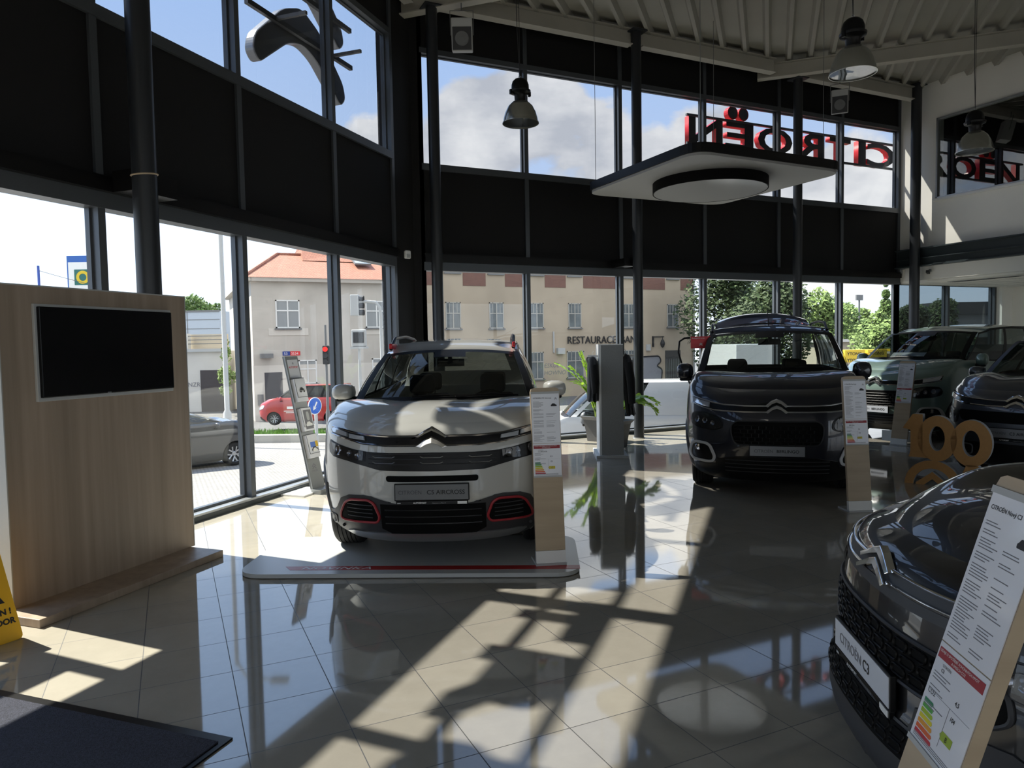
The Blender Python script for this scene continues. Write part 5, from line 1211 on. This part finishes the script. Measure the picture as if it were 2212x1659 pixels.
# restaurant building
rb_=thing('restaurant_building','long tan building with brick panels and a restaurant sign','building',(15.7,48,-2.5))
tanr=M_('tan_render',(.42,.355,.275),.9,var=.12,vs=.35); brick=tiles('red_brick_panel',(.26,.13,.10),(.17,.09,.075),sc=4.5)
def ox(x): return x-15.7
def oz(z): return z+2.5
MB().box(0,ox(39.55),0,12,-.5,12).build('wall',tanr,rb_)
for a,b_ in ((15.72,17.37),(18.93,20.68),(22.22,23.72),(25.5,27.28),(28.83,32.2),(34.33,36.51),(38.1,39.5)):
    MB().box(ox(a),ox(b_),-.03,0,oz(5.9),oz(8.7)).build('brick_panel',brick,rb_)
old=M_('old_window_frame',(.40,.39,.36),.7); frs=fr; fr=old
dirty=M_('dirty_window_glass',(.13,.15,.16),.25,var=.3,vs=1.5)
for x in (17.58,20.92,24.2,27.47,32.4,36.72):
    house_window(rb_,ox(x),oz(6.8),oz(8.5),1.14,mat=dirty,tz=oz(8.0)); house_window(rb_,ox(x),oz(2.86),oz(4.74),1.14,mat=dirty,rows=2,tz=oz(3.95))
for x,w_ in ((24.2,1.1),(27.3,1.5),(32.3,1.2)): house_window(rb_,ox(x),oz(-.95),oz(1.09),w_,mat=dirty,rows=2,tz=oz(.35))
fr=frs
MB().box(ox(36.5),ox(38.05),-.02,.0,oz(-2),oz(.98)).build('door',M_('iron_gate_dark',(.05,.05,.05),.7),rb_)
mb=MB(); 
for k in range(9): mb.box(ox(36.55)+k*.18,ox(36.59)+k*.18,-.05,-.02,oz(-2),oz(.3))
mb.build('gate_bars',K['grey'],rb_)
x=27.34
for ch_,dx in zip('RESTAURACE BANÍK',[0]*16):
    pass
text_mesh('sign_lettering','RESTAURACE  BANÍK',.80,K['ink'],rb_,tr(ox(27.3),-.08,oz(1.66))@UPX,ext=.03,sx=.92,space=1.0)
text_mesh('graffiti','DESKUE',.45,K['inkg'],rb_,tr(ox(25.0),-.01,oz(-.1))@UPX,shear=.2); text_mesh('graffiti','HOWNO',.45,K['inkg'],rb_,tr(ox(25.3),-.01,oz(-.65))@UPX,shear=.2)
gp=M_('graffiti_grey',(.26,.27,.30),.8); gk=K['ink']
for pts in ([(29.0,.6),(32.0,.75),(32.0,-1.2),(31,-1.5),(30.2,-.8),(29.4,-.6),(29.2,0)],[(33.3,.5),(35.9,.55),(36.1,.1),(35.6,-.25),(36.2,-.5),(36.1,-1.5),(33.3,-1.5)]):
    q=rounded([(ox(a),oz(b_)) for a,b_ in pts],.3); mb=MB(Matrix.Rotation(PI/2,4,'X')); mb.prism(q,.0,.012); o=mb.build('graffiti_patch',gp,rb_)
    mb=MB(); mb.tube([(a,-.02,b_) for a,b_ in q+[q[0]]],.06,5,cap=False); mb.build('graffiti_outline',gk,o)
MB().box(ox(26.4),ox(27.0),-.3,0,oz(.9),oz(1.35)).box(ox(26.1),ox(26.2),-.1,0,oz(1.0),oz(2.6)).build('wall_vent_box',K['lgrey'],rb_)
MB().box(ox(34.6),ox(34.95),-.2,0,oz(1.0),oz(1.5)).build('meter_box',K['lgrey'],rb_)
o=MB().box(ox(35.2),ox(35.35),-.1,0,oz(1.3),oz(2.15)).box(ox(35.2),ox(36.3),-.15,-.08,oz(2.05),oz(2.13)).build('lantern_bracket',K['ink'],rb_); MB(tr(ox(36.15),-.15,oz(1.2))).lathe([(0,0),(.12,.1),(.2,.35),(.12,.6),(.03,.7),(.02,.95)],10).build('lantern',K['ink'],o)
MB().tube([(ox(39.4),-.1,-.5),(ox(39.4),-.1,12)],.07,8).build('downpipe',K['lgrey'],rb_)
# low garage, container and railing on the far left
x,y=DL(47,PX(400,47)); ga=thing('garage_building','low white garage with a dark roller door and roof terrace','building',(x,y,-2.4)); ga.rotation_euler=(0,0,-math.radians(25))
MB().box(-14,2.6,0,1.8,-.5,4.0).build('wall',M_('white_render',(.62,.60,.56),.9,var=.08,vs=.6),ga); MB().box(-14,2.65,-.25,.1,3.95,4.15).build('parapet_slab',K['lgrey'],ga)
MB().box(1.0,2.58,-.04,0,-.4,2.75).build('garage_door',M_('brown_roller_door',(.06,.05,.05),.6),ga); MB().box(-.3,.25,0,.5,4.1,5.15).build('parapet_pillar',K['soffit'],ga)
mb=MB()
for z_ in (4.45,4.7,4.95): mb.box(.25,2.6,.1,.14,z_,z_+.05)
mb.build('railing',K['grey'],ga); MB().box(.2,2.6,.6,.8,4.1,5.1).build('terrace_wall',M_('cream_wall',(.6,.52,.4),.9),ga)
text_mesh('graffiti','ANZR',.4,K['inkg'],ga,tr(-.1,-.02,1.7)@UPX)
x,y=DL(56,PX(398,56)); cn=thing('site_container','pale blue grey panelled block above the garage','container',(x,y,2.6)); cn.rotation_euler=(0,0,-math.radians(25))
MB().box(-6,2.9,0,5,-5,2.1).build('panel_wall',M_('pale_blue_cladding',(.42,.48,.56),.5),cn); mb=MB()
for z_ in (0,.7,1.4): mb.box(-6,2.92,-.03,0,z_,z_+.04)
for x_ in (-2,.4,): mb.box(x_,x_+.04,-.03,0,-1,2.1)
mb.box(-6,2.95,-.06,0,2.0,2.14); mb.build('panel_joint',K['grey'],cn)
# street furniture
def pole(label,cat,D,px,z1,r,name,parts=None,mat=None):
    x,y=DL(D,PX(px,D)); z=gz(x,y); t=thing(name,label,cat,(x,y,z),0,'traffic lights outside' if name=='traffic_light' else None); t.rotation_euler=(0,0,-math.radians(25.2)); MB().lathe([(r*1.6,-.3),(r*1.6,1.2),(r,1.3),(r*.8,z1-z)],14).build('pole',mat or K['lgrey'],t,smooth=True)
    return t,z
t,z=pole('tall grey street lamp post outside the left windows','lamp post',25,488,9.5,.085,'street_lamp')
MB().tube([(0,0,9.5-z-.1),(.3,0,9.9-z),(1.4,0,10.1-z)],.05,8).box(1.2,1.8,-.15,.15,10.0-z,10.15-z).build('lamp_arm',K['lgrey'],t)
t,z=pole('traffic light hanging from a bent pale arm over the street','traffic light',24,826,2.7,.06,'traffic_light')
MB().tube([(0,0,2.7-z),(-.02,0,2.95-z),(-.15,0,3.12-z),(-.4,0,3.15-z),(-.95,0,3.12-z)],.05,8).build('arm',K['lgrey'],t,smooth=True)
o=MB().box(-.98,-.70,-.12,.12,2.68-z,3.38-z,.03).build('signal_head',K['lgrey'],t)
for k in range(3): MB(tr(-.70,0,3.25-z-.23*k)@Matrix.Rotation(PI/2,4,'Y')).lathe([(.0,.0),(.09,.0),(.1,.16),(.09,.16),(.085,.02)],14).build('lamp_hood',K['dgrey'],o,smooth=True)
t,z=pole('small traffic light showing red beside the second mullion','traffic light',24,706,2.4,.045,'traffic_light',mat=K['grey'])
o=MB().box(-.10,.10,-.1,.1,1.10-z,1.72-z,.03).build('signal_head',K['ink'],t)
for k,mt in enumerate((M_('red_signal',(.8,.02,.02),.4,emit=(1,.05,.03),es=.4),K['dgrey'],K['dgrey'])): MB(tr(0,-.1,1.6-z-.21*k)@Matrix.Rotation(PI/2,4,'X')).lathe([(0,0),(.085,0),(.085,.03),(0,.03)],14).build('signal_lamp',mt,o)
t,z=pole('grey floodlight box on a thin pole outside, left of the white SUV','floodlight',22,778,1.66,.05,'street_floodlight')
MB().box(-.22,.22,-.08,.08,1.66-z,2.18-z,.03).box(-.26,.26,-.1,.1,1.6-z,1.66-z).build('housing',K['lgrey'],t); MB().box(-.16,.16,-.1,-.07,1.78-z,2.1-z).build('lens_panel',K['dgrey'],t)
t,z=pole('round blue sign with a white arrow on a short post','road sign',25,680,-.10,.035,'road_sign')
M=tr(0,-.12,-.35-z)@Matrix.Rotation(1.0,4,'Z')@Matrix.Scale(.72,4)@Matrix.Rotation(PI/2,4,'X'); MB(M).cyl(0,0,0,.02,.42,28).build('sign_rim',K['white'],t); MB(M).cyl(0,0,.02,.03,.38,28).build('sign_disc',M_('sign_blue',(.02,.12,.55),.4),t)
MB(M@rot(2.6)).add([(-.04,-.22,.034),(.04,-.22,.034),(.04,.08,.034),(.12,.02,.034),(0,.25,.034),(-.12,.02,.034),(-.04,.08,.034)],[(0,1,2,6),(2,3,4,5,6)]).build('arrow',K['white'],t)
x,y=DL(40,PX(176,40)); t=thing('advertising_pylon','blue framed white advertising pylon with a yellow ring, far left','sign',(x,y,-2.4)); t.rotation_euler=(0,0,-math.radians(25))
MB().box(-.5,.95,0,.3,0,9.35).build('pylon_body',M_('pylon_blue',(.03,.12,.42),.4),t); MB().box(-.42,.87,-.02,0,0,9.0).build('white_field',K['white'],t)
p=MB().box(-.1,.85,-.03,-.02,7.75,8.6).build('green_square',M_('pylon_green',(.02,.14,.12),.4),t); MB(tr(.37,-.035,8.17)@Matrix.Rotation(PI/2,4,'X')).lathe([(.2,0),(.36,0),(.36,.01),(.2,.01)],24).build('yellow_ring',M_('pylon_yellow',(.7,.5,.02),.4),p)
x,y=DL(37.5,PX(95,37.5)); t=thing('flag_post','short blue post with a thin wire at the far left','post',(x,y,-2.4)); MB().cyl(0,0,0,8.55,.06,10).build('post',M_('post_blue',(.05,.1,.4),.5),t); MB().tube([(0,0,8.3),(1.2,-.5,7.9),(2.2,-1.0,7.6)],.012,5).build('wire',K['ink'],t)
# right hand distance
x,y=DL(62,PX(1805,62)); t=thing('low_house','distant low cream house with a white flat roof','house',(x,y,-2.35)); t.rotation_euler=(0,0,-math.radians(25))
cr_=M_('cream_render',(.50,.45,.36),.9); MB().box(-1.6,4.6,0,6,-.3,3.75).build('wall',cr_,t); MB().box(-1.9,5.0,-.5,6.3,3.75,4.0).build('roof_slab',K['soffit'],t); MB().box(1.6,2.5,-.03,0,0,2.3).build('door',K['dgrey'],t); o=MB().box(-1,-.1,-.03,0,2.2,3.2).build('window',dirty,t)
pk=0
ywm=M_('yellow_wrap',(.72,.50,.04),.5)
for k,(px,w_) in enumerate(((1848,.88),(1896,.84),(1944,.84))):
    x,y=DL(30,PX(px,30)); t=thing('wrapped_pallet',['yellow wrapped block pallet, leftmost of the row outside','yellow wrapped block pallet, middle of the row outside','yellow and white wrapped pallet, rightmost of the row outside'][k],'pallet',(x,y,.66),-math.radians(25),'wrapped pallets stored outside')
    p=MB().box(-w_/2+.02,w_/2-.02,0,.9,0,.52,.01).build('wrapping',ywm if k<2 else K['lgrey'],t); MB().box(-w_/2,w_/2,0,.9,-.1,0).build('pallet_base',K['woodl'],t)
    if k<2: text_mesh('lettering','YTONG',.17,K['ink'],p,tr(-.33,-.005,.30)@UPX,bold=.004); text_mesh('lettering','YTONG',.17,K['ink'],p,tr(-.33,-.005,.03)@UPX,bold=.004)
    else: MB().box(-w_/2+.01,w_/2-.01,-.01,.9,.44,.53).build('top_wrap',ywm,p)
x,y=DL(30.3,PX(1700,30)); t=thing('yard_wall','blue grey yard wall carrying the yellow pallets','wall',(x,y,gz(x,y))); t.rotation_euler=(0,0,-math.radians(25))
MB().box(0,9,-.35,1.0,-.3,.62-gz(x,y)-.08).build('wall_body',M_('stone_grey',(.2,.2,.2),.9),t); MB().box(0,9,-.4,1.05,.62-gz(x,y)-.33,.56-gz(x,y)).build('blue_band',M_('blue_grey_band',(.16,.22,.28),.6),t)
x,y=DL(95,PX(1856,95)); t=thing('floodlight_mast','thin distant floodlight mast above the trees','mast',(x,y,-2.4)); MB().cyl(0,0,0,9.6,.12,8).build('mast_pole',K['grey'],t); MB().box(-.6,.6,-.1,.1,9.1,9.8).build('lamp_frame',K['grey'],t)
x,y=DL(66,PX(2010,66)); t=thing('station_building','long dark roofed building seen through the recess windows','building',(x,y,-2.4)); t.rotation_euler=(0,0,-math.radians(25))
MB().box(.3,16,0,2,0,6.2).build('wall',K['grey'],t); MB().box(0,17,-.6,2.4,6.1,7.2).build('dark_roof',K['dgrey'],t); MB().box(.3,16,-1.2,0,4.0,4.4).build('white_canopy',K['soffit'],t)
x,y=DL(25,PX(1672,25)); t=thing('box_trailer','white box trailer outside, seen through the dark van windshield','trailer',(x,y,gz(x,y))); t.rotation_euler=(0,0,-math.radians(25))
MB().box(-1.3,0,0,4.3,.6,1.52-t.location.z,.03).build('box_body',K['p_vwhite'],t); MB().box(-1.2,-.1,.1,4.2,.35,.6).build('chassis',K['grey'],t)
for s_ in (-1.25,-.05): MB(tr(s_,2.2,.4)@Matrix.Rotation(PI/2,4,'Y')).cyl(0,0,-.2,0,.4,20).build('wheel',K['rubber'],t)
# vehicles outside
MV=spec(lev=BE.lev,rz=.10,ry=(.25,1.1),zr=.6,L=4.45,cy=.85,cw=.80,cz=1.14,ty=2.0,tw=.62,tz=1.52,roof=[(1.7,1.50),(2.4,1.57),(3.2,1.57),(4.2,1.48)],belt=[(1,1.10),(2,1.12),(4.2,1.2)],rwid=[(1.7,.62),(4.2,.60)],bwid=[(1,.80),(2,.84),(4.2,.80)],ye_b=4.3,ye_t=4.0,mir=(.97,1.4,1.12),mirs=(.09,.08,.08),cladding=False,R=.36,wr=.32,wr_r=.32,yw1=.85,yw2=3.6)
x,y=DL(19.6,PX(505,19.6)); o=make_car('parked_minivan','dark people carrier parked outside behind the wood panel','car',MV,(x+.35,y+.6,-1.45),math.radians(-114),K['p_dark'],detail=False,lod=.6)
mb=MB(tr(.95,1.6,.78)@Matrix.Rotation(-PI/2,4,'Z')@Matrix.Rotation(PI,4,'Z')); 
mb=MB(); 
for dz in (0,-.10): mb.add([(.935,2.0,.72+dz),(.935,1.9,.80+dz),(.935,1.8,.72+dz),(.935,1.83,.69+dz),(.935,1.9,.745+dz),(.935,1.97,.69+dz)],[(0,1,4,5),(1,2,3,4)])
mb.build('chevron_mark',K['lgrey'],o)
RV=spec(lev=BE.lev,rz=.20,ry=(.25,1.2),zr=.6,L=4.4,cy=.85,cw=.80,cz=1.22,ty=1.65,tw=.68,tz=1.78,roof=[(1.6,1.76),(2.2,1.86),(4.3,1.88)],belt=[(1,1.22),(4.3,1.25)],rwid=[(1.6,.68),(4.3,.68)],bwid=[(1,.80),(2,.83),(4.3,.83)],ye_b=4.35,ye_t=4.25,mir=(.98,1.3,1.25),mirs=(.09,.11,.08),cladding=False,R=.35,wr=.31,wr_r=.31,yw1=.90,yw2=3.62,
  pill=[(0,.03,'b'),(.03,.28,'g'),(.28,.32,'b'),(.32,.62,'g'),(.62,.66,'b'),(.66,.92,'g'),(.92,1,'p')])
x,y=DL(34.4,PX(549,34.4)); o=make_car('red_van','red van with white door logo parked on the street','car',RV,(x+.35,y+.75,-2.0),math.radians(115.3),K['p_red'],lod=.6,glass=K['cglassd'])
mb=MB(); mb.box(.93,.945,1.55,1.85,.78,.90); mb.box(.93,.945,1.40,2.0,.66,.70); mb.box(.93,.945,1.50,1.95,.59,.62); mb.build('door_logo',K['white'],o)
for s in (1,-1): conform(RV,rounded([(s*.5,.80),(s*.80,.98),(s*.86,.95),(s*.84,.80),(s*.6,.70)][::s],.04),.01,'headlight',K['lens'] if 0 else K['drl'],o)
conform(RV,full([(0,.40),(.70,.40),(.80,.25),(.7,.18),(0,.18)]),.01,'lower_bumper',K['black'],o)
WV=spec(lev=[(.2,.10,.6,.82),(.3,.03,.62,.93),(.5,.0,.62,.955),(.8,.03,.60,.955),(1.0,.12,.55,.95),(1.08,.2,.5,.93)],rz=.25,ry=(.25,1.0),zr=.6,L=5.2,cy=.75,cw=.86,cz=1.30,ty=1.5,tw=.76,tz=1.98,roof=[(1.5,1.97),(2.0,2.04),(5.1,2.04)],belt=[(.75,1.3),(1.6,1.22),(5.1,1.25)],rwid=[(1.5,.76),(5.1,.80)],bwid=[(.8,.86),(1.6,.92),(5.1,.92)],ye_b=5.1,ye_t=5.05,mir=(1.08,1.25,1.30),mirs=(.10,.15,.09),cladding=False,R=.38,wr=.34,wr_r=.34,yw1=.95,yw2=4.1,mirmat=K['grey'],
  pill=[(0,.03,'p'),(.03,.30,'g'),(.30,1.0,'p')],rcrown=.03)
o=make_car('white_panel_van','white panel van parked right outside the back window','van',WV,(7.35,14.75,-1.27),math.radians(119),K['p_vwhite'],lod=.7)

# ---------------------------------------------------------------- roof sign letters and wall emblem
sg_=thing('letter_sign','mirror reversed red edged sign letters on rails outside the right back windows','sign',(9.2,11.4,5.45))
for z_ in (.01,.545): MB().box(-.05,5.95,-.10,-.05,z_-.02,z_+.02).build('rail',K['grey'],sg_)
redm=M_('letter_red',(.75,.03,.04),.35); drk=M_('letter_back',(.11,.11,.115),.45)
def fitletter(ch,x0,x1,z0,z1):
    o=text_mesh('letter',ch,1,drk,sg_,None,ext=.06,bold=.022); me=o.data
    xs=[v.co.x for v in me.vertices]; ys=[v.co.y for v in me.vertices]
    a,b_,c_,d_=min(xs),max(xs),min(ys),max(ys)
    for v in me.vertices:
        fx=(v.co.x-a)/(b_-a); fz=(v.co.y-c_)/(d_-c_); zz=v.co.z
        v.co=Vector((x1-fx*(x1-x0)-9.2, zz, z0+fz*(z1-z0)-5.45))
    me.materials.append(redm); me.update()
    for p_ in me.polygons: p_.material_index=0 if p_.normal.y*1>.5 or p_.normal.y<-.5 else 1
    return o
LX=[('C',14.18,15.08),('I',13.90,14.14),('T',13.02,13.66),('R',12.05,12.86),('O',10.98,11.93),('E',10.14,10.86),('N',9.22,10.06)]
for ch,a,b_ in LX: fitletter(ch,a,b_,5.47,5.99)
for k in (0,1): 
    M=tr(10.26+.28*k+.06-9.2,0,6.17-5.45)@Matrix.Rotation(PI/2,4,'X'); o=MB(M).lathe([(0,-.06),(.13,-.06),(.13,.06),(0,.06)],20).build('dot',[redm],sg_)
    MB(M).lathe([(0,.061),(.105,.061),(.105,.064),(0,.064)],20).build('dot_back',drk,o)
em=thing('chevron_emblem','large double chevron emblem on rails outside the left upper window','emblem',(CX-2.03*H2-.55*H2,CY-2.03*H2+.55*H2,5.0)); em.rotation_euler=(0,0,math.radians(45))
cm2=M_('emblem_back_metal',(.30,.31,.33),.3,.5)
for dz in (0,.76):
    P=rounded([(.97,.10),(.92,.30),(.38,.80),(0,.96),(-.38,.80),(-.92,.30),(-.97,.10),(-.85,-.02),(-.28,.42),(0,.50),(.28,.42),(.85,-.02)],.12,5)
    mb=MB(Matrix.Rotation(PI/2,4,'X')); mb.prism([(x,z+dz) for x,z in P],-.07,.07); mb.build('chevron',cm2,em,bev=.02)
for z_ in (.56,1.07): MB().box(-1.12,1.05,-.14,-.09,z_-.03,z_+.03).build('rail',K['grey'],em)
for x_ in (-.6,.6): 
    MB().box(x_-.02,x_+.02,-.55,-.09,.55,.59).build('wall_bracket',K['grey'],em)

s2=sg_.copy(); COL.objects.link(s2); s2['label']='second letter sign outside the left upper windows, casting letter shadows on the floor'
sv=3.95+5.88; s2.location=(CX-sv*H2-.5*H2,CY-sv*H2+.5*H2,5.47); s2.rotation_euler=(0,0,math.radians(45))
for ch_ in [o for o in bpy.data.objects if o.parent is sg_]:
    c2=ch_.copy(); COL.objects.link(c2); c2.parent=s2
    for g2 in [o for o in bpy.data.objects if o.parent is ch_]:
        d2=g2.copy(); COL.objects.link(d2); d2.parent=c2
